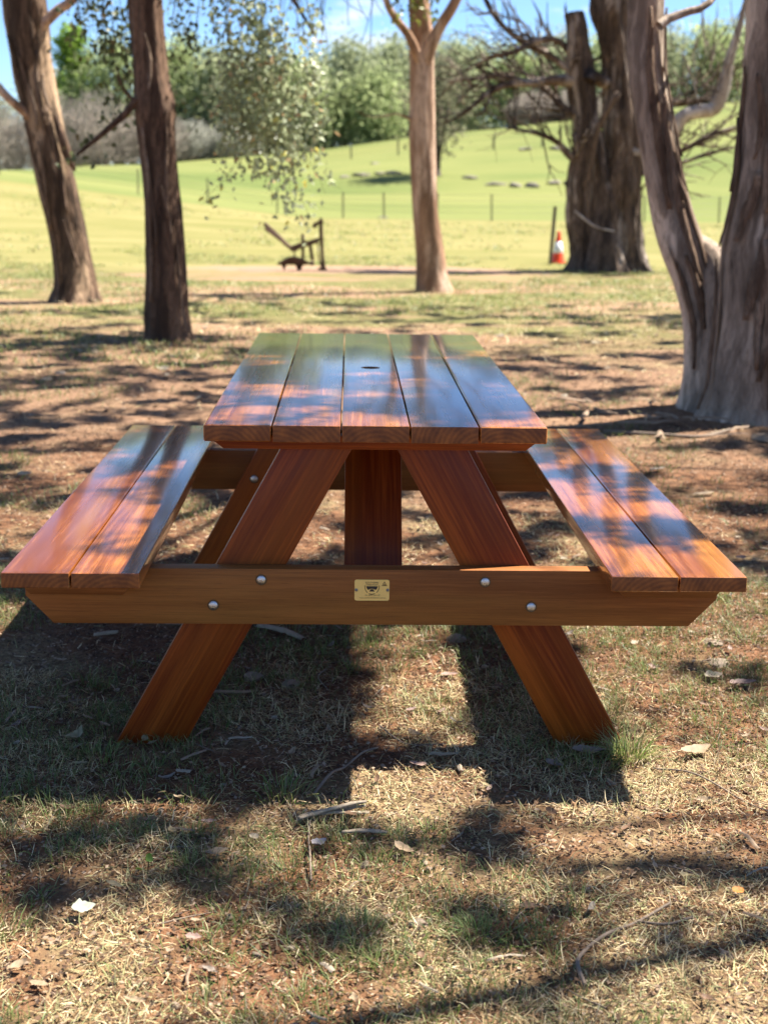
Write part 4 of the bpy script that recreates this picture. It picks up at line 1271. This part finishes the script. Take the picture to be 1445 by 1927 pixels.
for x, y, h, rd, tc, lb, sd in specs:
    far_tree('willow_tree', lb, x, y, h, rd * 1.3, tc, 8000, sd, 0.22, lobes=20, spread=0.3)
far_tree('dark_conifer', 'dark rounded pine rising on the skyline behind the willows', -6.6, 180, 12.3, 3.2, (0.15, 0.24, 0.14), 2400, 320, 0.5, low=0.3)
far_tree('dark_conifer', 'low dark pine on the skyline left of the rounded pine', -12.5, 178, 10.6, 2.6, (0.2, 0.26, 0.16), 1800, 321, 0.5, low=0.3)
far_tree('olive_gum', 'olive spreading gum tree on the hill behind the tan trunk', 4.6, 75, 6.0, 2.7, (0.55, 0.54, 0.34), 2800, 322, 0.16, low=0.30, lobes=13, lean=0.02, group='lone trees on the hill')


def bare_bush(name, label, x, y, h, rad, tint, n, seed):
    root = thing(name, label, 'shrub', (x, y, fz(x, y)), 0, 'bare shrubs along the paddock edge')
    r = np.random.default_rng(seed)
    a = r.uniform(0, 6.28, n); q = rad * np.sqrt(r.uniform(0, 1, n))
    hgt = h * (1 - 0.55 * (q / rad) ** 2) * r.uniform(0.1, 1.0, n)
    p = np.stack([q * np.cos(a), q * np.sin(a), hgt], -1)
    d = np.stack([np.cos(a) * 0.5, np.sin(a) * 0.5, np.ones(n)], -1) + r.normal(size=(n, 3)) * 0.45
    d /= np.linalg.norm(d, axis=1)[:, None]
    s = np.cross(d, rand_dirs(n, 0, r)); s /= np.linalg.norm(s, axis=1)[:, None]
    L = r.uniform(0.3, 0.8, (n, 1)); W_ = r.uniform(0.015, 0.04, (n, 1))
    v = np.stack([p - s * W_, p + s * W_, p + d * L], 1).reshape(-1, 3)
    v[:, 2] = np.maximum(v[:, 2], 0)
    tc = np.array(tint)[None] * r.uniform(0.6, 1.35, (n, 1))
    me = fast_mesh('twigs', v, [np.arange(n * 3).reshape(n, 3)], np.repeat(tc, 3, axis=0))
    link('twigs', me, M['far_leaf'], root)
    st = Bag()
    for k in range(14):
        aa = r.uniform(0, 6.28); qq = rad * r.uniform(0.2, 0.8); zz = h * r.uniform(0.5, 0.9)
        st.tube([(0.3 * math.cos(aa), 0.3 * math.sin(aa), -0.1, 0.08), (qq * 0.5 * math.cos(aa), qq * 0.5 * math.sin(aa), zz * 0.6, 0.05), (qq * math.cos(aa), qq * math.sin(aa), zz, 0.02)], segs=5, step=0.8, seed=k)
    link('stems', st.mesh('stems', True), M['bark_grey'], root)


bushes = [(-27.5, 108, 5.6, 3.6, 'bare grey-brown shrub left of the leaning gum'), (-23.0, 109, 6.2, 3.4, 'bare grey-brown shrub behind the leaning gum'), (-19.0, 108, 5.8, 3.2, 'bare grey-brown shrub right of the leaning gum'), (-15.6, 110, 5.0, 3.0, 'bare grey-brown shrub left of the stringy-barked gum'), (-12.5, 112, 3.0, 2.4, 'low grey shrub right of the stringy-barked gum'), (-9.3, 112, 2.6, 2.2, 'low grey shrub under the drooping leaves'), (-33, 108, 5.0, 3.5, 'bare shrub at the left edge of the view'), (14.5, 112, 2.4, 2.2, 'small grey shrub below the bare branches'), (17.6, 111, 2.2, 2.0, 'small grey shrub next to the old fluted trunk')]
for i, (x, y, h, rd, lb) in enumerate(bushes):
    bare_bush('bare_shrub', lb, x, y, h, rd, (0.85, 0.75, 0.64) if i != 4 and i != 5 else (0.95, 0.95, 0.8), 5200, 400 + i)

# ------------------------------------------------------------------ ground cover
def blades(n, px, py, length, width, tilt, curl, col, seed, head=None):
    """curved two-segment blades; tilt 0 = upright, 1 = flat"""
    r = np.random.default_rng(seed)
    pz = ground_z(px, py)
    p = np.stack([px, py, pz + r.uniform(-0.002, 0.004, n)], -1)
    h = r.uniform(0, 6.283, n) if head is None else head
    d = np.stack([np.cos(h), np.sin(h), np.zeros(n)], -1)
    s = np.stack([-np.sin(h), np.cos(h), np.zeros(n)], -1)
    roll = r.uniform(-1, 1, n)[:, None]
    s = s + np.array([[0, 0, 1.0]]) * roll * 0.7
    s /= np.linalg.norm(s, axis=1)[:, None]
    up = np.array([[0, 0, 1.0]])
    ti = tilt[:, None]; L = length[:, None]; W_ = width[:, None]
    a = d * np.sin(ti) + up * np.cos(ti)
    ti2 = np.minimum(ti + curl[:, None], 1.75)
    a2 = d * np.sin(ti2) + up * np.cos(ti2)
    side = np.stack([-np.sin(h), np.cos(h), np.zeros(n)], -1) * r.normal(size=(n, 1)) * 0.25
    m = p + a * L * 0.5
    e = m + (a2 + side) * L * 0.5
    m[:, 2] = np.maximum(m[:, 2], pz + 0.0015); e[:, 2] = np.maximum(e[:, 2], pz + 0.001)
    v = np.stack([p - s * W_ * 0.5, p + s * W_ * 0.5, m + s * W_ * 0.42, m - s * W_ * 0.42, e], 1).reshape(-1, 3)
    k = np.arange(n)[:, None] * 5
    q = k + np.array([[0, 1, 2, 3]]); t_ = k + np.array([[3, 2, 4]])
    return v, q, t_, np.repeat(col, 5, axis=0)


def in_view_points(n, y0, y1, seed, extra=0.5):
    r = np.random.default_rng(seed)
    # uniform over the wedge of ground the camera can see (with a margin for a step aside)
    out_x, out_y = [], []
    got = 0
    while got < n:
        y = r.uniform(y0, y1, n); hw_max = 0.30 * (y1 + 2.9) + extra
        x = r.uniform(-hw_max, hw_max, n)
        k = np.abs(x - 0.02 * (y + 2.9)) < 0.285 * (y + 2.95) + extra
        out_x.append(x[k]); out_y.append(y[k]); got += int(k.sum())
    return np.concatenate(out_x)[:n], np.concatenate(out_y)[:n]


def table_foot(x, y):
    """ground actually covered by the legs"""
    return (np.abs(y - 0.143) < 0.028) & (np.abs(np.abs(x) - 0.51) < 0.085)


r = np.random.default_rng(99)
STRAW = np.array([[0.48, 0.36, 0.19], [0.60, 0.48, 0.28], [0.34, 0.22, 0.11], [0.66, 0.56, 0.36], [0.24, 0.145, 0.075], [0.33, 0.34, 0.16], [0.40, 0.38, 0.19]])
b = Bag()
for (n, y0, y1, l0, l1, w0, w1, sd) in ((140000, -1.25, 0.6, .014, .046, .0011, .0024, 1), (50000, 0.6, 2.6, .018, .05, .0015, .0030, 2), (7000, 2.6, 6.5, .03, .07, .0022, .0045, 3), (20000, 6.5, 15.0, .05, .12, .005, .010, 4)):
    x, y = in_view_points(n, y0, y1, 500 + sd)
    mask = fbm(x, y, 2.2, 71, 4) * 0.6 + fbm(x, y, 7.0, 72, 3) * 0.4
    keep = (r.uniform(size=n) < 0.06 + 0.85 * sstep(mask, 0.46, 0.60)) & ~table_foot(x, y)
    x, y = x[keep], y[keep]; n = len(x)
    flat = r.uniform(size=n)
    tilt = np.where(flat < 0.68, r.uniform(1.2, 1.56, n), r.uniform(0.5, 1.25, n))
    col = STRAW[r.integers(0, 7, n)] * r.uniform(0.75, 1.2, (n, 1))
    v, q, t_, c = blades(n, x, y, r.uniform(l0, l1, n), r.uniform(w0, w1, n), tilt, r.uniform(-0.1, 0.6, n), col, 600 + sd)
    b.add(v, q, t_, c)
o = link('dry_grass', b.mesh('dry_grass'), M['straw'])
tag(o, 'short dry straw-coloured grass matted over the ground', 'grass', None, 'stuff')

GREEN = np.array([[0.15, 0.24, 0.05], [0.20, 0.31, 0.07], [0.28, 0.34, 0.09], [0.36, 0.37, 0.13]])


def tuft_cloud(specs, seed):
    r = np.random.default_rng(seed)
    b = Bag()
    for (x, y, n, rad, l0, l1, w, br) in specs:
        a = r.uniform(0, 6.28, n); q = rad * np.sqrt(r.uniform(0, 1, n))
        px_, py_ = x + q * np.cos(a), y + q * np.sin(a)
        k = ~table_foot(px_, py_)
        px_, py_, a = px_[k], py_[k], a[k]; m = len(a)
        if m == 0: continue
        tilt = np.clip(0.25 + q[k] / rad * 0.55 + r.normal(size=m) * 0.25, 0.02, 1.3)
        col = GREEN[r.integers(0, 4, m)] * r.uniform(0.75, 1.25, (m, 1)) * br
        dead = r.uniform(size=m) < 0.18
        col[dead] = STRAW[r.integers(0, 3, int(dead.sum()))] * 0.8
        v, qq, tt, c = blades(m, px_, py_, r.uniform(l0, l1, m), np.full(m, w) * r.uniform(0.7, 1.2, m), tilt, r.uniform(0.1, 0.9, m), col, int(r.integers(1e9)), a + r.normal(size=m) * 0.7)
        b.add(v, qq, tt, c)
    return b


specs = []
for sx_ in (-1, 1):                                          # grass crowding the feet of the legs
    for k in range(9):
        specs.append((sx_ * (0.425 + 0.02 * k), 0.100 + 0.012 * r.uniform(-1, 1), int(r.integers(8, 22)), 0.022, .015, .045, .0016, 1.0))
x, y = in_view_points(4400, -1.25, 1.6, 701)
msk = fbm(x, y, 1.3, 81, 4)
for xi, yi, mi in zip(x, y, msk):
    if mi > 0.475 - 0.04 * (0.25 < xi < 0.9) and r.uniform() < 0.75:
        specs.append((xi, yi, int(r.integers(10, 34)), r.uniform(.02, .07), .018, .052, .0017, 1.0))
x, y = in_view_points(1700, 1.6, 6.5, 702)
msk = fbm(x, y, 0.9, 82, 4)
for xi, yi, mi in zip(x, y, msk):
    if mi > 0.54:
        specs.append((xi, yi, int(r.integers(10, 24)), r.uniform(.04, .12), .025, .06, .003, 0.95))
x, y = in_view_points(5200, 6.5, 22.0, 703, 0.6)
msk = fbm(x, y, 0.5, 83, 4)
for xi, yi, mi in zip(x, y, msk):
    if mi > 0.44:
        specs.append((xi, yi, int(r.integers(7, 13)), r.uniform(.08, .22), .03, .075, .008, 1.15))
x, y = in_view_points(1500, 22.0, 46.0, 704, 1.0)
msk = fbm(x, y, 0.22, 84, 4)
for xi, yi, mi in zip(x, y, msk):
    if mi > 0.47:
        specs.append((xi, yi, int(r.integers(5, 9)), r.uniform(.15, .45), .04, .10, .02, 1.35))
o = link('green_grass', tuft_cloud(specs, 91).mesh('green_grass'), M['grass'])
tag(o, 'sparse short green grass growing through the dry litter', 'grass', None, 'stuff')

# fine litter: bark crumbs and leaf fragments
b = Bag()
for (n, y0, y1, s0, s1, sd) in ((92000, -1.25, 1.2, .003, .012, 1), (44000, 1.2, 4.5, .005, .017, 2), (11000, 4.5, 10, .012, .032, 3)):
    x, y = in_view_points(n, y0, y1, 800 + sd)
    k = ~table_foot(x, y); x, y = x[k], y[k]; n = len(x)
    z = ground_z(x, y) + r.uniform(0.001, 0.012, n)
    a = r.uniform(0, 6.28, n); L = r.uniform(s0, s1, n) * 1.2; W_ = L * r.uniform(0.18, 0.7, n)
    d = np.stack([np.cos(a), np.sin(a), r.normal(size=n) * 0.25], -1); s = np.stack([-np.sin(a), np.cos(a), r.normal(size=n) * 0.35], -1)
    p = np.stack([x, y, z], -1)
    v = np.stack([p - d * L[:, None] * .5, p + s * W_[:, None] * .5, p + d * L[:, None] * .5, p - s * W_[:, None] * .45], 1).reshape(-1, 3)
    CH = np.array([[0.26, 0.15, 0.085], [0.10, 0.06, 0.04], [0.50, 0.36, 0.24], [0.34, 0.19, 0.10], [0.17, 0.10, 0.06]])
    col = CH[r.integers(0, 5, n)] * r.uniform(0.7, 1.25, (n, 1))
    b.add(v, np.arange(n * 4).reshape(n, 4), None, np.repeat(col, 4, axis=0))
o = link('leaf_litter', b.mesh('leaf_litter'), M['litter'])
tag(o, 'crumbs of bark and leaf litter strewn over the soil', 'leaf litter', None, 'stuff')

# one lush tuft at the foot of the right leg and a few more that stand out
for x, y, n, rad, l1, lb in ((0.578, 0.050, 300, 0.045, 0.10, 'lush green grass tuft at the foot of the right front leg'),
                              (0.50, -0.01, 90, 0.045, 0.06, 'green grass tuft in the shade left of the lush tuft'),
                              (-0.60, 0.02, 80, 0.05, 0.06, 'shaded green grass tuft in front of the left front leg'),
                              (-0.19, -0.17, 110, 0.06, 0.075, 'loose green grass tuft left of the bark bundle'),
                              (0.93, 0.02, 80, 0.05, 0.06, 'yellow-green grass tuft right of the large tan leaf'),
                              (0.17, -0.74, 90, 0.035, 0.045, 'dense small green tuft near the bottom centre'),
                              (-0.03, -0.72, 80, 0.04, 0.045, 'yellowish grass tuft left of the dense small tuft')):
    o = link('grass_tuft', tuft_cloud([(x, y, n, rad, 0.035, l1, 0.0021, 1.45 if n > 200 else 1.15)], int(abs(x * 1000)) + 5).mesh('grass_tuft'), M['grass'])
    tag(o, lb, 'grass tuft', 'tufts that stand out')


# ------------------------------------------------------------------ fallen leaves, bark, twigs, stones
def fallen_leaf_mesh(L, W_, curl, seed, tint):
    r = np.random.default_rng(seed)
    n, m = 11, 5
    vv = []
    bend = r.uniform(-0.35, 0.35)
    for i in range(n):
        t = i / (n - 1)
        w = W_ * (math.sin(math.pi * t ** 0.8) ** 0.85) * (1 + 0.12 * r.normal() * (0 < i < n - 1)) + 0.001
        for j in range(m):
            s = (j / (m - 1) - 0.5)
            vv.append((L * (t - 0.5), s * w + bend * L * (t - 0.5) ** 2, curl * L * (0.5 * (2 * t - 1) ** 2) * 0.6 + abs(s) ** 1.5 * w * 0.7 * (0.4 + curl) + r.normal() * 0.0008))
    idx = np.arange(n * m).reshape(n, m)
    q = np.stack([idx[:-1, :-1], idx[1:, :-1], idx[1:, 1:], idx[:-1, 1:]], -1).reshape(-1, 4)
    c = np.array(tint)[None] * (1 + 0.12 * r.normal(size=(n * m, 1)))
    return fast_mesh('fallen_leaf', np.array(vv), [q], np.clip(c, 0, 2), True)


TAN = (0.62, 0.45, 0.28); PINK = (0.56, 0.38, 0.31); PALE = (0.64, 0.53, 0.38); GREYB = (0.44, 0.36, 0.29); ORG = (0.85, 0.35, 0.08); BRN = (0.34, 0.20, 0.12)


def put(name, me, mat, x, y, dz, rz, tilt=0.0, label=None, cat=None, group=None):
    o = link(name, me, mat, None, (x, y, float(ground_z(x, y)) + dz), (tilt, 0, rz))
    return tag(o, label, cat, group)


def zone(x, y):
    if y > 2.4:
        row = 'far behind the table' if y > 6 else ('well behind the table' if y > 4 else 'just behind the table')
        return row + (' on the left' if x < -0.9 else ' on the right' if x > 0.9 else ' in the middle')
    if y > 0.0:
        if x < -0.8: return 'left of the left bench'
        if x < -0.3: return 'under the left bench'
        if x < 0.3: return 'under the tabletop'
        if x < 0.8: return 'under the right bench'
        return 'right of the right bench'
    row = 'along the bottom edge' if y < -0.8 else ('in the lower foreground' if y < -0.5 else 'just in front of the table')
    return row + (' at the far left' if x < -0.4 else ' left of centre' if x < -0.1 else ' in the centre' if x < 0.15 else ' right of centre' if x < 0.42 else ' at the far right')


NAMED = [(0.487, 0.045, .078, .034, .5, 0.0, GREYB, 'large curled grey-brown leaf at the foot of the right leg'),
         (0.735, 0.055, .085, .036, .35, 0.45, TAN, 'large pale tan leaf right of the right leg'),
         (0.209, 0.549, .05, .018, .2, 0.1, PINK, 'pinkish leaf in the sun patch under the table'),
         (0.96, 0.499, .075, .026, .3, 0.2, PINK, 'long pinkish leaf right of the table near the stone'),
         (0.90, 0.555, .06, .036, .2, 0.5, PALE, 'broad pale leaf right of the table near the stone'),
         (-0.674, 0.109, .075, .026, .7, 1.2, (0.62, 0.55, 0.32), 'curled yellowish leaf left of the left front leg'),
         (-0.513, -0.665, .042, .034, .3, 0.3, (0.80, 0.82, 0.62), 'round pale green leaf at the lower left'),
         (0.054, -0.443, .055, .020, .4, -0.9, TAN, 'slanted tan leaf below the middle of the table'),
         (0.655, -0.598, .026, .020, .3, 0.6, ORG, 'small bright orange leaf at the lower right'),
         (-0.312, -0.759, .03, .016, .2, -0.2, PINK, 'small pinkish leaf at the lower left'),
         (-0.109, -0.42, .035, .024, .7, 0.7, (0.62, 0.55, 0.55), 'curled mauve leaf below the bark bundle'),
         (-0.30, -0.455, .045, .02, .3, 0.4, TAN, 'flat tan leaf right of the green seedling'),
         (0.10, 0.14, .05, .016, .4, -0.9, TAN, 'narrow tan leaf standing in the sun patch'),
         (0.16, 0.02, .075, .016, .2, 0.05, (0.70, 0.60, 0.40), 'long narrow pale leaf in front of the sun patch'),
         (0.40, -0.03, .05, .018, .4, -0.8, GREYB, 'small grey leaf in the shade left of the grey-brown leaf')]
for i, (x, y, L, W_, cu, rz, tc, lb) in enumerate(NAMED):
    put('fallen_leaf', fallen_leaf_mesh(L, W_, cu, 900 + i, tc), M['dead_leaf'], x, y, 0.017, rz, 0.10, lb, 'leaf', 'large fallen leaves')
LEAFM = [fallen_leaf_mesh(r.uniform(.02, .042), r.uniform(.009, .016), r.uniform(.1, .8), 930 + i, [TAN, PINK, PALE, GREYB, BRN, TAN, (0.7, 0.55, 0.3), BRN][i % 8]) for i in range(16)]
x, y = in_view_points(230, -1.1, 2.4, 850, 0.05)
for i in range(len(x)):
    if table_foot(x[i:i + 1], y[i:i + 1])[0]: continue
    put('fallen_leaf', LEAFM[i % 16], M['dead_leaf'], x[i], y[i], 0.014, r.uniform(0, 6.28), r.normal() * 0.25, 'small %s leaf lying %s' % (['tan', 'pinkish', 'pale', 'grey-brown', 'dark brown', 'tan', 'golden', 'dark brown'][i % 8], zone(x[i], y[i])), 'leaf', 'small fallen leaves near the table')
LEAFB = [fallen_leaf_mesh(r.uniform(.06, .12), r.uniform(.025, .045), r.uniform(.1, .6), 950 + i, [TAN, PALE, PALE, GREYB, TAN, BRN][i % 6]) for i in range(12)]
x, y = in_view_points(110, 2.4, 9.5, 851, 0.1)
for i in range(len(x)):
    put('fallen_leaf', LEAFB[i % 12], M['dead_leaf'], x[i], y[i], 0.01, r.uniform(0, 6.28), r.normal() * 0.25, '%s dry leaf lying %s' % (['tan', 'pale', 'pale', 'grey-brown', 'tan', 'dark brown'][i % 6], zone(x[i], y[i])), 'leaf', 'fallen leaves behind the table')


def bark_mesh(L, W_, seed, strands=1):
    r = np.random.default_rng(seed)
    b = Bag()
    for s in range(strands):
        n, m = 14, 5
        vv = []
        off = r.normal() * W_ * (0.7 if strands > 1 else 0); ang = r.normal() * (0.10 if strands > 1 else 0)
        for i in range(n):
            t = i / (n - 1)
            w = W_ * (0.55 + 0.45 * math.sin(math.pi * (0.1 + 0.8 * t))) * r.uniform(0.85, 1.1)
            for j in range(m):
                u = (j / (m - 1) - 0.5)
                x_ = L * (t - 0.5) + u * 0.2 * W_
                y_ = u * w + off + x_ * ang + 0.05 * L * math.sin(t * 4 + seed)
                vv.append((x_, y_, 0.35 * w * (1 - 4 * u * u) + 0.02 * L * math.sin(t * 5 + s) + s * 0.004 + r.normal() * 0.0006))
        idx = np.arange(n * m).reshape(n, m)
        b.add(vv, np.stack([idx[:-1, :-1], idx[1:, :-1], idx[1:, 1:], idx[:-1, 1:]], -1).reshape(-1, 4))
    return b.mesh('bark_piece', True)


BARKS = [(-0.243, 0.906, .17, .026, -0.75, 1, 'barkgrey', 'long pale bark strip behind the front beam'),
         (-0.085, -0.275, .15, .012, 0.36, 4, 'barkgrey', 'bundle of pale stringy bark lying below the table'),
         (-0.125, -0.065, .075, .010, 1.5, 1, 'barkchip', 'short upright brown bark stick below the table'),
         (-0.30, 0.115, .055, .008, 0.35, 1, 'barkgrey', 'short grey bark splinter right of the left leg'),
         (-0.36, 0.42, .16, .014, 0.15, 1, 'barkchip', 'long brown bark strip in the shade of the table'),
         (-0.734, 0.883, .07, .022, 0.4, 1, 'barkgrey', 'pale bark flake under the left bench'),
         (-0.02, -0.36, .09, .014, -0.05, 1, 'barkgrey', 'flat grey bark strip below the bark bundle')]
for i, (x, y, L, W_, rz, st, mt, lb) in enumerate(BARKS):
    o = put('bark_piece', bark_mesh(L, W_, 960 + i, st), M[mt], x, y, 0.014, rz, 0.05, lb, 'bark', 'large bark pieces')
    md = o.modifiers.new('t', 'SOLIDIFY'); md.thickness = 0.002
BM_ = [bark_mesh(r.uniform(.03, .08), r.uniform(.005, .012), 980 + i) for i in range(8)]
x, y = in_view_points(70, -1.1, 2.4, 852, 0.05)
for i in range(len(x)):
    if table_foot(x[i:i + 1], y[i:i + 1])[0]: continue
    put('bark_piece', BM_[i % 8], M['barkchip' if i % 3 else 'barkgrey'], x[i], y[i], 0.012, r.uniform(0, 6.28), r.normal() * 0.12, 'small %s bark sliver lying %s' % ('brown' if i % 3 else 'grey', zone(x[i], y[i])), 'bark', 'small bark slivers')
BL = [bark_mesh(r.uniform(.10, .30), r.uniform(.015, .035), 990 + i) for i in range(6)]
for i in range(34):
    a = r.uniform(2.2, 6.4); q = r.uniform(0.45, 1.15)
    xx, yy = 2.1 + q * math.cos(a) * 1.1, 4.9 + q * math.sin(a) * 0.8
    put('bark_piece', BL[i % 6], M['barkchip'], xx, yy, 0.02 + 0.03 * r.uniform(), r.uniform(0, 6.28), r.normal() * 0.3, 'shed %s bark piece %s the twin-trunked gum' % ('long' if i % 6 in (0, 3) else 'brown', 'left of' if xx < 1.7 else 'in front of' if yy < 4.7 and xx < 2.4 else 'right of' if xx >= 2.4 else 'close against'), 'bark', 'bark shed round the twin-trunked gum')


def twig_obj(pts, lb, rad=0.0028, side=None):
    x0, y0 = pts[0]
    z0 = float(ground_z(x0, y0))
    P = [(x - x0, y - y0, float(ground_z(x, y)) - z0 + 0.006 + 0.012 * math.sin(i * 1.7) ** 2, rad * (1 - 0.5 * i / len(pts))) for i, (x, y) in enumerate(pts)]
    b = Bag().tube(P, segs=7, wob=0.2, seed=len(pts), step=0.008)
    if side:
        b.tube([(x - x0, y - y0, float(ground_z(x, y)) - z0 + 0.01, rad * 0.6) for x, y in side], segs=6, wob=0.2, step=0.01)
    o = link('twig', b.mesh('twig', True), M['twig'], None, (x0, y0, z0))
    tag(o, lb, 'twig', 'long twigs')


twig_obj([(0.327, -0.90), (0.322, -0.85), (0.345, -0.79), (0.387, -0.754), (0.45, -0.70), (0.52, -0.645)], 'long curved grey twig at the lower right', 0.0042, [(0.45, -0.70), (0.50, -0.71), (0.55, -0.69)])
twig_obj([(-0.125, -0.17), (-0.09, -0.09), (-0.06, -0.03), (-0.02, 0.03), (0.015, 0.075)], 'bent grey twig rising from the bark bundle', 0.0036)
twig_obj([(-0.12, -0.55), (-0.125, -0.45), (-0.13, -0.36), (-0.125, -0.27)], 'thin dark twig crossing below the bark bundle', 0.0026)
twig_obj([(0.62, -0.02), (0.70, -0.08), (0.78, -0.20), (0.82, -0.27)], 'thin brown twig right of the lush tuft', 0.0022)
twig_obj([(0.02, 0.22), (0.05, 0.12), (0.09, 0.10), (0.17, 0.085)], 'curved brown twig across the sun patch', 0.0018)
twig_obj([(-0.11, 0.62), (-0.13, 0.52), (-0.105, 0.46)], 'small curved twig in the shade under the table', 0.0022)
twig_obj([(1.28, 4.35), (1.5, 4.25), (1.75, 4.2), (1.95, 4.35)], 'grey stick on the ground before the twin-trunked gum', 0.012)
TW = []
for i in range(8):
    L = r.uniform(.03, .10)
    TW.append(Bag().tube([(0, 0, 0, .0018), (L * .5, L * r.normal() * .15, .004, .0015), (L, L * r.normal() * .2, .001, .0008)], segs=5, step=0.012, seed=i).mesh('twig', True))
x, y = in_view_points(75, -1.1, 2.6, 853, 0.05)
for i in range(len(x)):
    put('twig', TW[i % 8], M['twig'], x[i], y[i], 0.005, r.uniform(0, 6.28), 0, 'short thin twig lying ' + zone(x[i], y[i]), 'twig', 'short twigs around the table')

# stones
for i, (x, y, s, h, lb) in enumerate([(0.254, 0.88, .034, .02, 'pale rounded stone under the table behind the right leg'), (0.955, 0.70, .045, .010, 'flat half-buried stone right of the table'), (0.98, 0.86, .04, .009, 'flat half-buried stone farther right of the table'), (0.066, -0.701, .022, .012, 'small tan stone near the bottom centre'), (-0.02, -0.48, .010, .010, 'tiny white pebble below the bark bundle'), (0.10, -0.50, .010, .009, 'tiny grey pebble right of the slanted leaf'), (0.58, -0.80, .016, .010, 'small grey stone at the lower right'), (-0.30, 0.55, .03, .016, 'brown stone in the shade of the table'), (-0.20, 0.50, .028, .018, 'lumpy brown stone in the table shadow'), (2.05, 4.12, .09, .035, 'pale flat stone at the foot of the twin-trunked gum'), (2.30, 4.05, .12, .05, 'pale stone at the right edge by the twin-trunked gum')]):
    put('stone', rock_mesh('stone', 60 + i, s, s * 0.75, h), M['stone'], x, y, h * 0.25, i * 0.9, 0, lb, 'stone', 'stones around the table')
PB = [rock_mesh('pebble', 80 + i, .006 + .004 * (i % 3), .006, .0045) for i in range(5)]
x, y = in_view_points(60, -1.1, 1.6, 854, 0.05)
for i in range(len(x)):
    put('pebble', PB[i % 5], M['stone'], x[i], y[i], 0.003, r.uniform(0, 6.28), 0, 'tiny pebble lying ' + zone(x[i], y[i]), 'pebble', 'pebbles around the table')

# green seedling
sd = thing('seedling', 'tiny seedling with bright green round leaves at the lower left', 'seedling', (-0.423, -0.519, float(ground_z(-0.423, -0.519))))
b = Bag().tube([(0, 0, -.01, .0012), (0.002, 0, .02, .001), (0.004, 0, .036, .0008)], segs=5, step=0.006)
link('stem', b.mesh('stem', True), M['grass'], sd)
fm = fallen_leaf_mesh(0.020, 0.014, 0.2, 5, (0.26, 0.42, 0.07))
link('leaf', fm, M['grass'], sd, (0.004, -0.002, 0.038), (math.radians(70), 0.9, 0.4))
link('leaf', fm, M['grass'], sd, (-0.014, 0, 0.014), (math.radians(30), 0.2, 2.6))
